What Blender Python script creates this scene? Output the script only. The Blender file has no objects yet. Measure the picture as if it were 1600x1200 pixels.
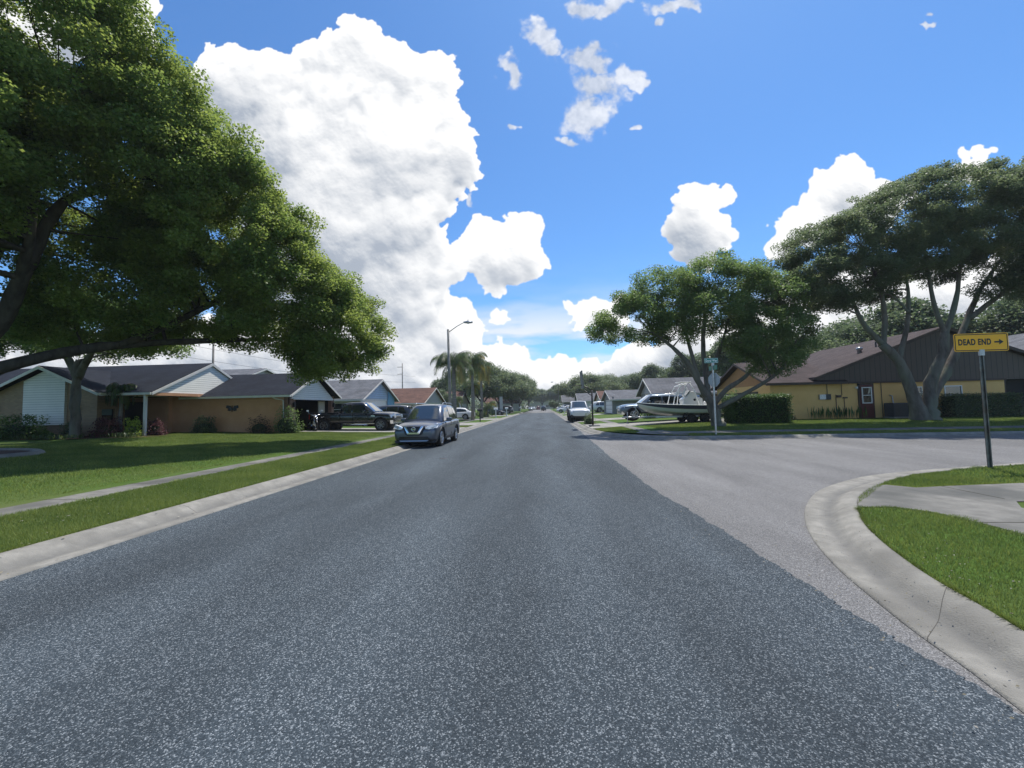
import bpy, bmesh, math, random
import numpy as np
from mathutils import Vector, Matrix
from mathutils.geometry import delaunay_2d_cdt
R=math.radians
SC=bpy.context.scene; COL=SC.collection
random.seed(5)
# ---------------- camera -------------------------------------------------
cam=bpy.data.cameras.new('camera'); cam.sensor_width=36; cam.lens=14.85; cam.clip_start=.05; cam.clip_end=3000
co=bpy.data.objects.new('camera',cam); COL.objects.link(co); SC.camera=co
co.matrix_world=Matrix.Translation((0,0,1.55))@Matrix.Rotation(R(4.262),4,'Z')@Matrix.Rotation(R(93.1255),4,'X')@Matrix.Rotation(R(-1.2),4,'Z')
SC.render.resolution_x=1024; SC.render.resolution_y=768
SC.view_settings.view_transform='Standard'; SC.view_settings.look='None'; SC.view_settings.gamma=1
SC.view_settings.exposure=0.75
SC.cycles.max_bounces=6; SC.cycles.transparent_max_bounces=8; SC.cycles.diffuse_bounces=3
SC.cycles.sample_clamp_indirect=6; SC.cycles.caustics_reflective=False; SC.cycles.caustics_refractive=False
# ---------------- sun ----------------------------------------------------
SUN_EL,SUN_AZ=66.,26.          # azimuth measured from +Y towards +X
sd=Vector((math.sin(R(SUN_AZ))*math.cos(R(SUN_EL)),math.cos(R(SUN_AZ))*math.cos(R(SUN_EL)),math.sin(R(SUN_EL))))
sl=bpy.data.lights.new('sun','SUN'); sl.energy=3.3; sl.angle=R(.6); sl.color=(1,.955,.89)
so=bpy.data.objects.new('sun',sl); COL.objects.link(so); so.rotation_euler=sd.to_track_quat('Z','Y').to_euler(); so.location=(30,30,60)
# ---- clouds -------------------------------------------------------------
CLOUDS={
'A':[(-542,574,45,60),(-466,539,70,55),(-421,581,25,25),(-364,582,50,45),(-319,601,50,45),(-253,545,50,50),(-330,530,70,70),(-430,500,90,70),(-199,529,55,52),(-172,472,45,60),(-134,415,36,44),(-110,388,18,26),(-254,401,130,100),(-397,433,130,110),(-297,296,140,110),(-215,354,45,70),(-262,208,110,90),(-180,215,22,50),(-396,301,110,110)],
'B':[(-66,238,48,40),(-24,284,22,28),(-106,252,36,40),(-64,206,50,16),(-16,240,20,30)],
'C':[(-180,142,52,44),(-240,123,92,60),(-118,118,30,38),(-62,138,16,14),(-192,81,110,38),(-298,84,120,70)],
'D':[(-731,714,55,45),(-686,662,20,40),(-828,687,60,60),(-927,647,60,90)],
'E':[(256,312,32,26),(280,322,16,16),(240,278,38,30),(205,252,24,12),(272,262,22,30),(247,236,22,14)],
'F':[(68,143,33,18),(98,149,18,18),(117,131,25,20)],
'G':[(483,346,20,18),(460,314,42,32),(520,306,40,12),(423,287,32,25),(394,256,32,20),(366,234,18,22),(490,293,55,20)],
'H':[(650,360,20,14),(640,342,22,12),(668,364,9,8)],
'I':[(542,145,130,50),(663,130,90,50),(431,101,120,50),(744,174,60,60)],
'J':[(-865,101,120,60),(-630,94,140,45),(-450,88,120,45)],
'L':[(109,42,90,22),(187,60,80,40),(21,44,80,22),(263,67,90,50),(-29,26,90,22),(-89,78,80,20)],
'W':[(7,600,26,28),(23,576,25,22),(-49,548,16,34),(91,565,40,25),(100,516,48,48),(78,470,35,35),(151,539,22,22),(160,511,10,18),(51,424,16,10),(73,643,22,22),(114,642,40,16),(220,632,50,12),(199,599,10,16),(250,626,20,14),(-118,334,9,12),(-49,444,8,7),(588,560,13,4),(168,447,7,7)]}
CU0,CU1,CV0,CV1=-1150,1150,-10,790
def vnoise(rng,h,w,cell,cx=None):
    cx=cx or cell
    gh,gw=int(h/cell)+3,int(w/cx)+3
    g=rng.random((gh,gw)).astype(np.float32)
    y=np.arange(h)/cell;x=np.arange(w)/cx
    yi=y.astype(int);xi=x.astype(int);fy=(y-yi);fx=(x-xi)
    fy=fy*fy*(3-2*fy);fx=fx*fx*(3-2*fx)
    a=g[yi][:,xi];b=g[yi][:,xi+1];c=g[yi+1][:,xi];d=g[yi+1][:,xi+1]
    fx=fx[None,:].astype(np.float32);fy=fy[:,None].astype(np.float32)
    return (a*(1-fx)+b*fx)*(1-fy)+(c*(1-fx)+d*fx)*fy
def fbm2(rng,h,w,cell,oct=6,gain=.5,stretch=1):
    s=np.zeros((h,w),np.float32);a=1.;t=0
    for o in range(oct):
        s+=a*vnoise(rng,h,w,max(cell,1.2),max(cell,1.2)*stretch);t+=a;a*=gain;cell/=2
    return s/t
def blur(a,r):
    r=int(max(1,r))
    for _ in range(2):
        for ax in (0,1):
            p=np.pad(a,[(r,r) if k==ax else (0,0) for k in (0,1)],mode='edge')
            c=np.cumsum(p,axis=ax,dtype=np.float64)
            z=np.zeros_like(np.take(c,[0],axis=ax));c=np.concatenate([z,c],axis=ax)
            n=a.shape[ax]
            a=((np.take(c,range(2*r+1,2*r+1+n),axis=ax)-np.take(c,range(0,n),axis=ax))/(2*r+1)).astype(np.float32)
    return a
def paint_clouds():
    rng=np.random.default_rng(11)
    w=CU1-CU0;h=CV1-CV0
    hs=np.zeros((h,w),np.float32);thin=np.zeros((h,w),np.float32);bot=np.zeros((h,w),np.float32)
    def stamp(A,x,y,r,z0):
        x-=CU0;y-=CV0
        x0,x1=int(max(0,x-r)),int(min(w,x+r+2));y0,y1=int(max(0,y-r)),int(min(h,y+r+2))
        if x1<=x0 or y1<=y0:return
        X=np.arange(x0,x1)-x;Y=np.arange(y0,y1)-y
        d=r*r-X[None,:]**2-Y[:,None]**2
        v=np.where(d>0,z0+np.sqrt(np.maximum(d,0)),0)
        A[y0:y1,x0:x1]=np.maximum(A[y0:y1,x0:x1],v)
    for k,L in CLOUDS.items():
        if k=='W':
            for (x,y,a,b) in L:
                X=(np.arange(w)+CU0-x)/a;Y=(np.arange(h)+CV0-y)/b
                d=1-np.sqrt(X[None,:]**2+Y[:,None]**2)
                thin=np.maximum(thin,np.clip(d+.25,0,1))
            continue
        ylo=min(y-b for x,y,a,b in L);yhi=max(y+b for x,y,a,b in L)
        for (x,y,a,b) in L:
            m=min(a,b);n=int(30+a*b/18)
            for i in range(n):
                q=math.sqrt(rng.random());t=rng.random()*6.283
                r=m*(.10+.42*rng.random()**2.2)
                kx=max(0,1-.8*r/a);ky=max(0,1-.8*r/b)
                px=x+a*q*kx*math.cos(t);py=y+b*q*ky*math.sin(t)
                if py<y-b*.75:continue
                z0=.9*m*math.sqrt(max(0,1-q*q*.95))
                stamp(hs,px,py,r,z0)
    # smaller puffs budding from the big ones
    for (r0,r1,n) in ((22,46,420),(11,24,1500),(5,12,5500),(3,6,9000)):
        ys,xs=np.nonzero(hs>0);pick=rng.integers(0,len(ys),n)
        cov=blur((hs>0).astype(np.float32),r0*.8)
        base=blur(hs,r0*.6)
        for i in pick:
            y,x=ys[i],xs[i]
            r=r0+(r1-r0)*rng.random()**1.6
            if cov[y,x]<.75:r*=.42
            stamp(hs,x+CU0,y+CV0,r,base[y,x]-r*(.25+.45*rng.random()))
    # crinkle the outline
    wx=(fbm2(rng,h,w,22,5,.62)-.5)*44; wy=(fbm2(rng,h,w,22,5,.62)-.5)*44
    yy=np.clip(np.arange(h)[:,None]+wy.astype(int),0,h-1);xx=np.clip(np.arange(w)[None,:]+wx.astype(int),0,w-1)
    hs=hs[yy,xx]
    # frayed edges
    n1=fbm2(rng,h,w,46,6,.62);n2=fbm2(rng,h,w,12,4,.62)
    raw=(hs>0).astype(np.float32)
    soft=blur(raw,4)*.5+blur(raw,1)*.5
    al=np.clip((soft-.5)*2.5+((n2-.5)*3.0+(n1-.5)*2.4)*(1-abs(soft-.5)*2)+.5,0,1)
    al=al*al*(3-2*al)
    def shade(H,k):
        gy,gx=np.gradient(H)
        nz=1/np.sqrt(gx*gx*k*k+gy*gy*k*k+1)
        return (-gx*k*.40-gy*k*.88)*nz*.9+nz*.35
    Hb=blur(hs,2)*.75+(n2-.5)*3+(n1-.5)*9
    fine=shade(Hb,.55);mid=shade(blur(hs,7)+(n1-.5)*15,.7);big=shade(blur(hs,24),1.)
    fine=blur(fine,1)
    thick=np.clip(blur(hs,14)/80,0,1)
    edge=1-blur(raw,16)
    dep=np.clip((blur(hs,13)-blur(hs,3))/9,-1,1)
    li=.74+.14*fine+.42*mid+.50*big-.44*thick+.75*edge**1.3-.18*np.maximum(dep,0)
    up=np.zeros_like(hs);sh=40
    up[:-sh]=blur(raw,24)[sh:]
    n3=fbm2(rng,h,w,150,4,.5)
    li-=.24*(up-.5)+1.0*(n3-.5)
    li=np.clip(li,0,1.05)
    # thin fair-weather shreds
    tn=fbm2(rng,h,w,34,6,.68)
    wx=((fbm2(rng,h,w,50,4,.6)-.5)*70).astype(int);wy=((fbm2(rng,h,w,50,4,.6)-.5)*70).astype(int)
    yy=np.clip(np.arange(h)[:,None]+wy,0,h-1);xx=np.clip(np.arange(w)[None,:]+wx,0,w-1)
    thin=thin[yy,xx]
    ta=np.clip(thin*1.7-.22+(tn-.5)*2.4,0,1)*np.clip(thin*5,0,1)
    ta=ta*ta*(3-2*ta)*.78
    tl=np.clip(.55+(tn-.5)*1.6,0,1)
    # stretched veil near the skyline
    v=(np.arange(h)+CV0)[:,None]
    vn=fbm2(rng,h,w,26,6,.55,4.5)
    u=(np.arange(w)+CU0)[None,:]
    prof=np.exp(-((v-95)/62.)**2)
    veil=np.clip((vn-.27)*2.6,0,1)*prof*.92
    low=np.clip(1.2-v/60.,0,1)
    veil=np.maximum(veil,np.clip((fbm2(rng,h,w,30,6,.6,1.8)-.42)*5,0,1)*low*.9)
    vl=.55+.4*vn
    A=1-(1-veil)*(1-ta)
    Lc=(vl*veil*(1-ta)+tl*ta)/np.maximum(A,1e-4)
    A2=1-(1-A)*(1-al)
    L2=(Lc*A*(1-al)+li*al)/np.maximum(A2,1e-4)
    return L2.astype(np.float32),A2.astype(np.float32)
# ---- end clouds
# ---------------- world --------------------------------------------------
def build_world():
    L,A=paint_clouds()
    h,w=L.shape
    im=bpy.data.images.new('cloud_field',w,h,alpha=True,float_buffer=True)
    im.colorspace_settings.name='Non-Color'; im.alpha_mode='CHANNEL_PACKED'
    px=np.zeros((h,w,4),np.float32); px[...,0]=L; px[...,1]=A; px[...,3]=1
    im.pixels.foreach_set(px.ravel()); im.update(); im.pack()
    W=bpy.data.worlds.new('World'); SC.world=W; W.use_nodes=True
    nt=W.node_tree; nt.nodes.clear(); N=nt.nodes.new; K=nt.links.new
    out=N('ShaderNodeOutputWorld'); bg=N('ShaderNodeBackground'); K(bg.outputs[0],out.inputs[0])
    sky=N('ShaderNodeTexSky'); sky.sky_type='NISHITA'; sky.sun_disc=False
    sky.sun_elevation=R(SUN_EL); sky.sun_rotation=R(SUN_AZ); sky.air_density=1.0; sky.dust_density=.4; sky.ozone_density=2.2; sky.altitude=0
    tc=N('ShaderNodeTexCoord'); sp=N('ShaderNodeSeparateXYZ'); K(tc.outputs['Generated'],sp.inputs[0])
    def M(op,a,b=None,c=None,clamp=False):
        m=N('ShaderNodeMath'); m.operation=op; m.use_clamp=clamp
        for i,v in enumerate((a,b,c)):
            if v is None: continue
            if isinstance(v,(int,float)): m.inputs[i].default_value=v
            else: K(v,m.inputs[i])
        return m.outputs[0]
    x,y,z=sp.outputs
    ys=M('MAXIMUM',y,.02)
    u=M('DIVIDE',M('ADD',M('MULTIPLY',M('DIVIDE',x,ys),660),-CU0),w)
    v=M('DIVIDE',M('ADD',M('MULTIPLY',M('DIVIDE',z,ys),660),-CV0),h)
    cb=N('ShaderNodeCombineXYZ'); K(u,cb.inputs[0]); K(v,cb.inputs[1])
    ti=N('ShaderNodeTexImage'); ti.image=im; ti.extension='CLIP'; ti.interpolation='Cubic'; K(cb.outputs[0],ti.inputs[0])
    ss=N('ShaderNodeSeparateColor'); K(ti.outputs[0],ss.inputs[0])
    # everything outside the painted field: loose cumulus from noise
    ns=N('ShaderNodeTexNoise'); ns.inputs['Scale'].default_value=3.2; ns.inputs['Detail'].default_value=7; ns.inputs['Roughness'].default_value=.58
    K(tc.outputs['Generated'],ns.inputs[0])
    na=M('MULTIPLY',M('SUBTRACT',ns.outputs[0],.52),7,None,True)
    ina=M('MULTIPLY',M('GREATER_THAN',y,.03),M('MULTIPLY',M('LESS_THAN',M('ABSOLUTE',M('SUBTRACT',u,.5)),.498),M('LESS_THAN',v,.995)))
    al=M('ADD',M('MULTIPLY',ss.outputs[1],ina),M('MULTIPLY',na,M('SUBTRACT',1,ina)))
    lu=M('ADD',M('MULTIPLY',ss.outputs[0],ina),M('MULTIPLY',M('SUBTRACT',1.35,ns.outputs[0]),M('SUBTRACT',1,ina)))
    cr=N('ShaderNodeMix'); cr.data_type='RGBA'; K(lu,cr.inputs[0])
    k=CLOUD_K
    cr.inputs[6].default_value=(.40*k,.45*k,.53*k,1); cr.inputs[7].default_value=(1.0*k,1.0*k,1.0*k,1)
    skm=N('ShaderNodeVectorMath'); skm.operation='MULTIPLY'; K(sky.outputs[0],skm.inputs[0]); skm.inputs[1].default_value=SKY_K
    mx=N('ShaderNodeMix'); mx.data_type='RGBA'; K(al,mx.inputs[0]); K(skm.outputs[0],mx.inputs[6]); K(cr.outputs[2],mx.inputs[7])
    K(mx.outputs[2],bg.inputs[0]); bg.inputs[1].default_value=.12
    W.cycles.sampling_method='MANUAL'; W.cycles.sample_map_resolution=1024
CLOUD_K=5.35            # cloud radiance in the sky model's own units
SKY_K=(.40,.63,.84)
build_world()
# ---------------- materials ---------------------------------------------
MATS={}
def nodes(m): return m.node_tree.nodes,m.node_tree.links
def base_mat(name,col,rough=.7,metal=0,spec=.5):
    m=bpy.data.materials.new(name); m.use_nodes=True
    b=m.node_tree.nodes['Principled BSDF']
    b.inputs['Base Color'].default_value=(*col,1); b.inputs['Roughness'].default_value=rough
    b.inputs['Metallic'].default_value=metal; b.inputs['Specular IOR Level'].default_value=spec
    return m
def noisy(name,c1,c2,scale=4,rough=.8,detail=6,bump=0,bscale=None,c3=None,s3=.6,metal=0,spec=.4,coord='Object',stretch=None,lo=.35,hi=.65):
    """two-tone noise material with optional bump and a third large-scale tone"""
    m=base_mat(name,c1,rough,metal,spec); N,K=nodes(m); b=N['Principled BSDF']
    tc=N.new('ShaderNodeTexCoord'); vec=tc.outputs[coord]
    if stretch:
        mp=N.new('ShaderNodeMapping'); mp.inputs['Scale'].default_value=stretch; K.new(vec,mp.inputs[0]); vec=mp.outputs[0]
    n=N.new('ShaderNodeTexNoise'); n.inputs['Scale'].default_value=scale; n.inputs['Detail'].default_value=detail; n.inputs['Roughness'].default_value=.6; K.new(vec,n.inputs[0])
    r=N.new('ShaderNodeMapRange'); r.inputs[1].default_value=lo; r.inputs[2].default_value=hi; K.new(n.outputs[0],r.inputs[0])
    x=N.new('ShaderNodeMix'); x.data_type='RGBA'; K.new(r.outputs[0],x.inputs[0]); x.inputs[6].default_value=(*c1,1); x.inputs[7].default_value=(*c2,1)
    o=x.outputs[2]
    if c3:
        n3=N.new('ShaderNodeTexNoise'); n3.inputs['Scale'].default_value=s3; n3.inputs['Detail'].default_value=4; K.new(vec,n3.inputs[0])
        r3=N.new('ShaderNodeMapRange'); r3.inputs[1].default_value=.45; r3.inputs[2].default_value=.68; K.new(n3.outputs[0],r3.inputs[0])
        x3=N.new('ShaderNodeMix'); x3.data_type='RGBA'; K.new(r3.outputs[0],x3.inputs[0]); K.new(o,x3.inputs[6]); x3.inputs[7].default_value=(*c3,1); o=x3.outputs[2]
    K.new(o,b.inputs['Base Color'])
    if bump:
        bn=N.new('ShaderNodeTexNoise'); bn.inputs['Scale'].default_value=bscale or scale*2; bn.inputs['Detail'].default_value=5; K.new(vec,bn.inputs[0])
        bp=N.new('ShaderNodeBump'); bp.inputs['Strength'].default_value=bump; bp.inputs['Distance'].default_value=.02; K.new(bn.outputs[0],bp.inputs['Height']); K.new(bp.outputs[0],b.inputs['Normal'])
    return m
def aggregate(name,dark,mid,light,scale,share,rough=.85,patch=(.72,1.3),spec=.25,lanes=False):
    """road surface: bound stones of three tones"""
    m=base_mat(name,mid,rough,0,spec); N,K=nodes(m); b=N['Principled BSDF']
    tc=N.new('ShaderNodeTexCoord')
    v=N.new('ShaderNodeTexVoronoi'); v.inputs['Scale'].default_value=scale; v.inputs['Randomness'].default_value=1; K.new(tc.outputs['Object'],v.inputs[0])
    sc=N.new('ShaderNodeSeparateColor'); K.new(v.outputs['Color'],sc.inputs[0])
    cr=N.new('ShaderNodeValToRGB'); e=cr.color_ramp; e.elements[0].position=0; e.elements[0].color=(*dark,1); e.elements[1].position=1; e.elements[1].color=(*light,1)
    a=e.elements.new(1-share-.12); a.color=(*mid,1); a=e.elements.new(1-share); a.color=tuple(.35*l+.65*q for l,q in zip(light,mid))+(1,)
    K.new(sc.outputs[0],cr.inputs[0])
    v2=N.new('ShaderNodeTexVoronoi'); v2.inputs['Scale'].default_value=scale*2.3; K.new(tc.outputs['Object'],v2.inputs[0])
    s2=N.new('ShaderNodeSeparateColor'); K.new(v2.outputs['Color'],s2.inputs[0])
    r2=N.new('ShaderNodeMapRange'); r2.inputs[3].default_value=.7; r2.inputs[4].default_value=1.3; K.new(s2.outputs[1],r2.inputs[0])
    n=N.new('ShaderNodeTexNoise'); n.inputs['Scale'].default_value=.55; n.inputs['Detail'].default_value=7; n.inputs['Roughness'].default_value=.62
    mp=N.new('ShaderNodeMapping'); mp.inputs['Scale'].default_value=(1.3,.28,1); K.new(tc.outputs['Object'],mp.inputs[0]); K.new(mp.outputs[0],n.inputs[0])
    r=N.new('ShaderNodeMapRange'); r.inputs[1].default_value=.3; r.inputs[2].default_value=.7; r.inputs[3].default_value=patch[0]; r.inputs[4].default_value=patch[1]; K.new(n.outputs[0],r.inputs[0])
    mu=N.new('ShaderNodeMath'); mu.operation='MULTIPLY'; K.new(r.outputs[0],mu.inputs[0]); K.new(r2.outputs[0],mu.inputs[1])
    if lanes:      # slightly polished wheel tracks running along the street, broken up by noise
        sx=N.new('ShaderNodeSeparateXYZ'); K.new(tc.outputs['Object'],sx.inputs[0])
        w_=N.new('ShaderNodeMath'); w_.operation='MULTIPLY_ADD'; K.new(sx.outputs[0],w_.inputs[0]); w_.inputs[1].default_value=3.4; K.new(n.outputs[0],w_.inputs[2])
        sn=N.new('ShaderNodeMath'); sn.operation='SINE'; K.new(w_.outputs[0],sn.inputs[0])
        rr=N.new('ShaderNodeMapRange'); rr.inputs[1].default_value=-1; rr.inputs[3].default_value=.93; rr.inputs[4].default_value=1.09; K.new(sn.outputs[0],rr.inputs[0])
        m2=N.new('ShaderNodeMath'); m2.operation='MULTIPLY'; K.new(mu.outputs[0],m2.inputs[0]); K.new(rr.outputs[0],m2.inputs[1]); mu=m2
    vm=N.new('ShaderNodeVectorMath'); vm.operation='SCALE'; K.new(cr.outputs[0],vm.inputs[0]); K.new(mu.outputs[0],vm.inputs['Scale'])
    K.new(vm.outputs[0],b.inputs['Base Color'])
    bp=N.new('ShaderNodeBump'); bp.inputs['Strength'].default_value=.75; bp.inputs['Distance'].default_value=.006; K.new(v.outputs['Distance'],bp.inputs['Height']); bp.invert=True; K.new(bp.outputs[0],b.inputs['Normal'])
    return m
def leafmat(name,c1,c2,trans=.35,rough=.5):
    m=bpy.data.materials.new(name); m.use_nodes=True; N,K=nodes(m); b=N['Principled BSDF']
    at=N.new('ShaderNodeAttribute'); at.attribute_name='tint'
    x=N.new('ShaderNodeMix'); x.data_type='RGBA'; x.inputs[6].default_value=(*c1,1); x.inputs[7].default_value=(*c2,1); K.new(at.outputs['Fac'],x.inputs[0])
    K.new(x.outputs[2],b.inputs['Base Color']); b.inputs['Roughness'].default_value=rough; b.inputs['Specular IOR Level'].default_value=.35
    t=N.new('ShaderNodeBsdfTranslucent'); h=N.new('ShaderNodeHueSaturation'); h.inputs['Value'].default_value=1.7; h.inputs['Hue'].default_value=.485; K.new(x.outputs[2],h.inputs['Color']); K.new(h.outputs[0],t.inputs[0])
    ms=N.new('ShaderNodeMixShader'); ms.inputs[0].default_value=trans; K.new(b.outputs[0],ms.inputs[1]); K.new(t.outputs[0],ms.inputs[2]); K.new(ms.outputs[0],N['Material Output'].inputs[0])
    return m
def siding(name,col,pitch=.13,vert=False,dirt=.9):
    """lapped boards: a saw-tooth height along z"""
    m=base_mat(name,col,.55); N,K=nodes(m); b=N['Principled BSDF']
    g=N.new('ShaderNodeNewGeometry'); s=N.new('ShaderNodeSeparateXYZ'); K.new(g.outputs['Position'],s.inputs[0])
    src=s.outputs[2]
    if vert:
        a=N.new('ShaderNodeMath'); K.new(s.outputs[0],a.inputs[0]); K.new(s.outputs[1],a.inputs[1]); src=a.outputs[0]
    d=N.new('ShaderNodeMath'); d.operation='DIVIDE'; K.new(src,d.inputs[0]); d.inputs[1].default_value=pitch
    f=N.new('ShaderNodeMath'); f.operation='FRACT'; K.new(d.outputs[0],f.inputs[0])
    bp=N.new('ShaderNodeBump'); bp.inputs['Strength'].default_value=1; bp.inputs['Distance'].default_value=.02; bp.invert=not vert; K.new(f.outputs[0],bp.inputs['Height']); K.new(bp.outputs[0],b.inputs['Normal'])
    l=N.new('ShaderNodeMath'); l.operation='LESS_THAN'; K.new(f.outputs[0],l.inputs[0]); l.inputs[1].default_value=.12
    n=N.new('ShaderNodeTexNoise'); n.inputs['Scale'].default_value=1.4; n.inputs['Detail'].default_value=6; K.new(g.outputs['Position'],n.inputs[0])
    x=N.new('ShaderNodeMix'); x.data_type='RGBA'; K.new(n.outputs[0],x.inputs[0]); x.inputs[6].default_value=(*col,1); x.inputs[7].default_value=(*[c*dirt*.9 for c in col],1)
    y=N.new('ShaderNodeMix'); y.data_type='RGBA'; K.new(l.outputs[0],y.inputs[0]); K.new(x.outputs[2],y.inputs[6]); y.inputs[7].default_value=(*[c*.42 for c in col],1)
    K.new(y.outputs[2],b.inputs['Base Color'])
    return m
def brickmat(name,c1,c2,mortar):
    m=base_mat(name,c1,.9); N,K=nodes(m); b=N['Principled BSDF']
    g=N.new('ShaderNodeNewGeometry'); s=N.new('ShaderNodeSeparateXYZ'); K.new(g.outputs['Position'],s.inputs[0])
    a=N.new('ShaderNodeMath'); K.new(s.outputs[0],a.inputs[0]); K.new(s.outputs[1],a.inputs[1])
    c=N.new('ShaderNodeCombineXYZ'); K.new(a.outputs[0],c.inputs[0]); K.new(s.outputs[2],c.inputs[1])
    t=N.new('ShaderNodeTexBrick'); K.new(c.outputs[0],t.inputs[0]); t.inputs['Scale'].default_value=1; t.inputs['Brick Width'].default_value=.21; t.inputs['Row Height'].default_value=.075
    t.inputs['Mortar Size'].default_value=.008; t.inputs['Color1'].default_value=(*c1,1); t.inputs['Color2'].default_value=(*c2,1); t.inputs['Mortar'].default_value=(*mortar,1)
    K.new(t.outputs[0],b.inputs['Base Color'])
    bp=N.new('ShaderNodeBump'); bp.inputs['Strength'].default_value=.5; bp.inputs['Distance'].default_value=.01; bp.invert=True; K.new(t.outputs['Fac'],bp.inputs['Height']); K.new(bp.outputs[0],b.inputs['Normal'])
    return m
def shingle(name,c1,c2):
    m=base_mat(name,c1,.92,0,.2); N,K=nodes(m); b=N['Principled BSDF']
    g=N.new('ShaderNodeNewGeometry'); s=N.new('ShaderNodeSeparateXYZ'); K.new(g.outputs['Position'],s.inputs[0])
    a=N.new('ShaderNodeMath'); K.new(s.outputs[0],a.inputs[0]); K.new(s.outputs[1],a.inputs[1])
    c=N.new('ShaderNodeCombineXYZ'); K.new(a.outputs[0],c.inputs[0]); K.new(s.outputs[2],c.inputs[1])
    t=N.new('ShaderNodeTexBrick'); K.new(c.outputs[0],t.inputs[0]); t.inputs['Scale'].default_value=1; t.inputs['Brick Width'].default_value=.3; t.inputs['Row Height'].default_value=.07
    t.inputs['Mortar Size'].default_value=.006; t.inputs['Color1'].default_value=(*c1,1); t.inputs['Color2'].default_value=(*c2,1); t.inputs['Mortar'].default_value=(*[q*.45 for q in c1],1); t.inputs['Bias'].default_value=-.2
    n=N.new('ShaderNodeTexNoise'); n.inputs['Scale'].default_value=1.1; n.inputs['Detail'].default_value=8; K.new(g.outputs['Position'],n.inputs[0])
    r=N.new('ShaderNodeMapRange'); r.inputs[1].default_value=.3; r.inputs[2].default_value=.7; r.inputs[3].default_value=.75; r.inputs[4].default_value=1.25; K.new(n.outputs[0],r.inputs[0])
    vm=N.new('ShaderNodeVectorMath'); vm.operation='SCALE'; K.new(t.outputs[0],vm.inputs[0]); K.new(r.outputs[0],vm.inputs['Scale']); K.new(vm.outputs[0],b.inputs['Base Color'])
    bp=N.new('ShaderNodeBump'); bp.inputs['Strength'].default_value=.6; bp.inputs['Distance'].default_value=.01; bp.invert=True; K.new(t.outputs['Fac'],bp.inputs['Height']); K.new(bp.outputs[0],b.inputs['Normal'])
    return m
def paint(name,col,rough=.28,metal=.3):
    m=base_mat(name,col,rough,metal); b=m.node_tree.nodes['Principled BSDF']; b.inputs['Coat Weight'].default_value=.8; b.inputs['Coat Roughness'].default_value=.06
    N,K=nodes(m); n=N.new('ShaderNodeTexNoise'); n.inputs['Scale'].default_value=2.5; n.inputs['Detail'].default_value=8
    tc=N.new('ShaderNodeTexCoord'); K.new(tc.outputs['Object'],n.inputs[0]); r=N.new('ShaderNodeMapRange'); r.inputs[3].default_value=rough-.06; r.inputs[4].default_value=rough+.16; K.new(n.outputs[0],r.inputs[0]); K.new(r.outputs[0],b.inputs['Roughness'])
    return m
def glassmat(name,col=(.02,.03,.035),rough=.04):
    m=base_mat(name,col,rough,0,.9); b=m.node_tree.nodes['Principled BSDF']; b.inputs['Coat Weight'].default_value=1; b.inputs['Coat Roughness'].default_value=.02
    return m
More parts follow.
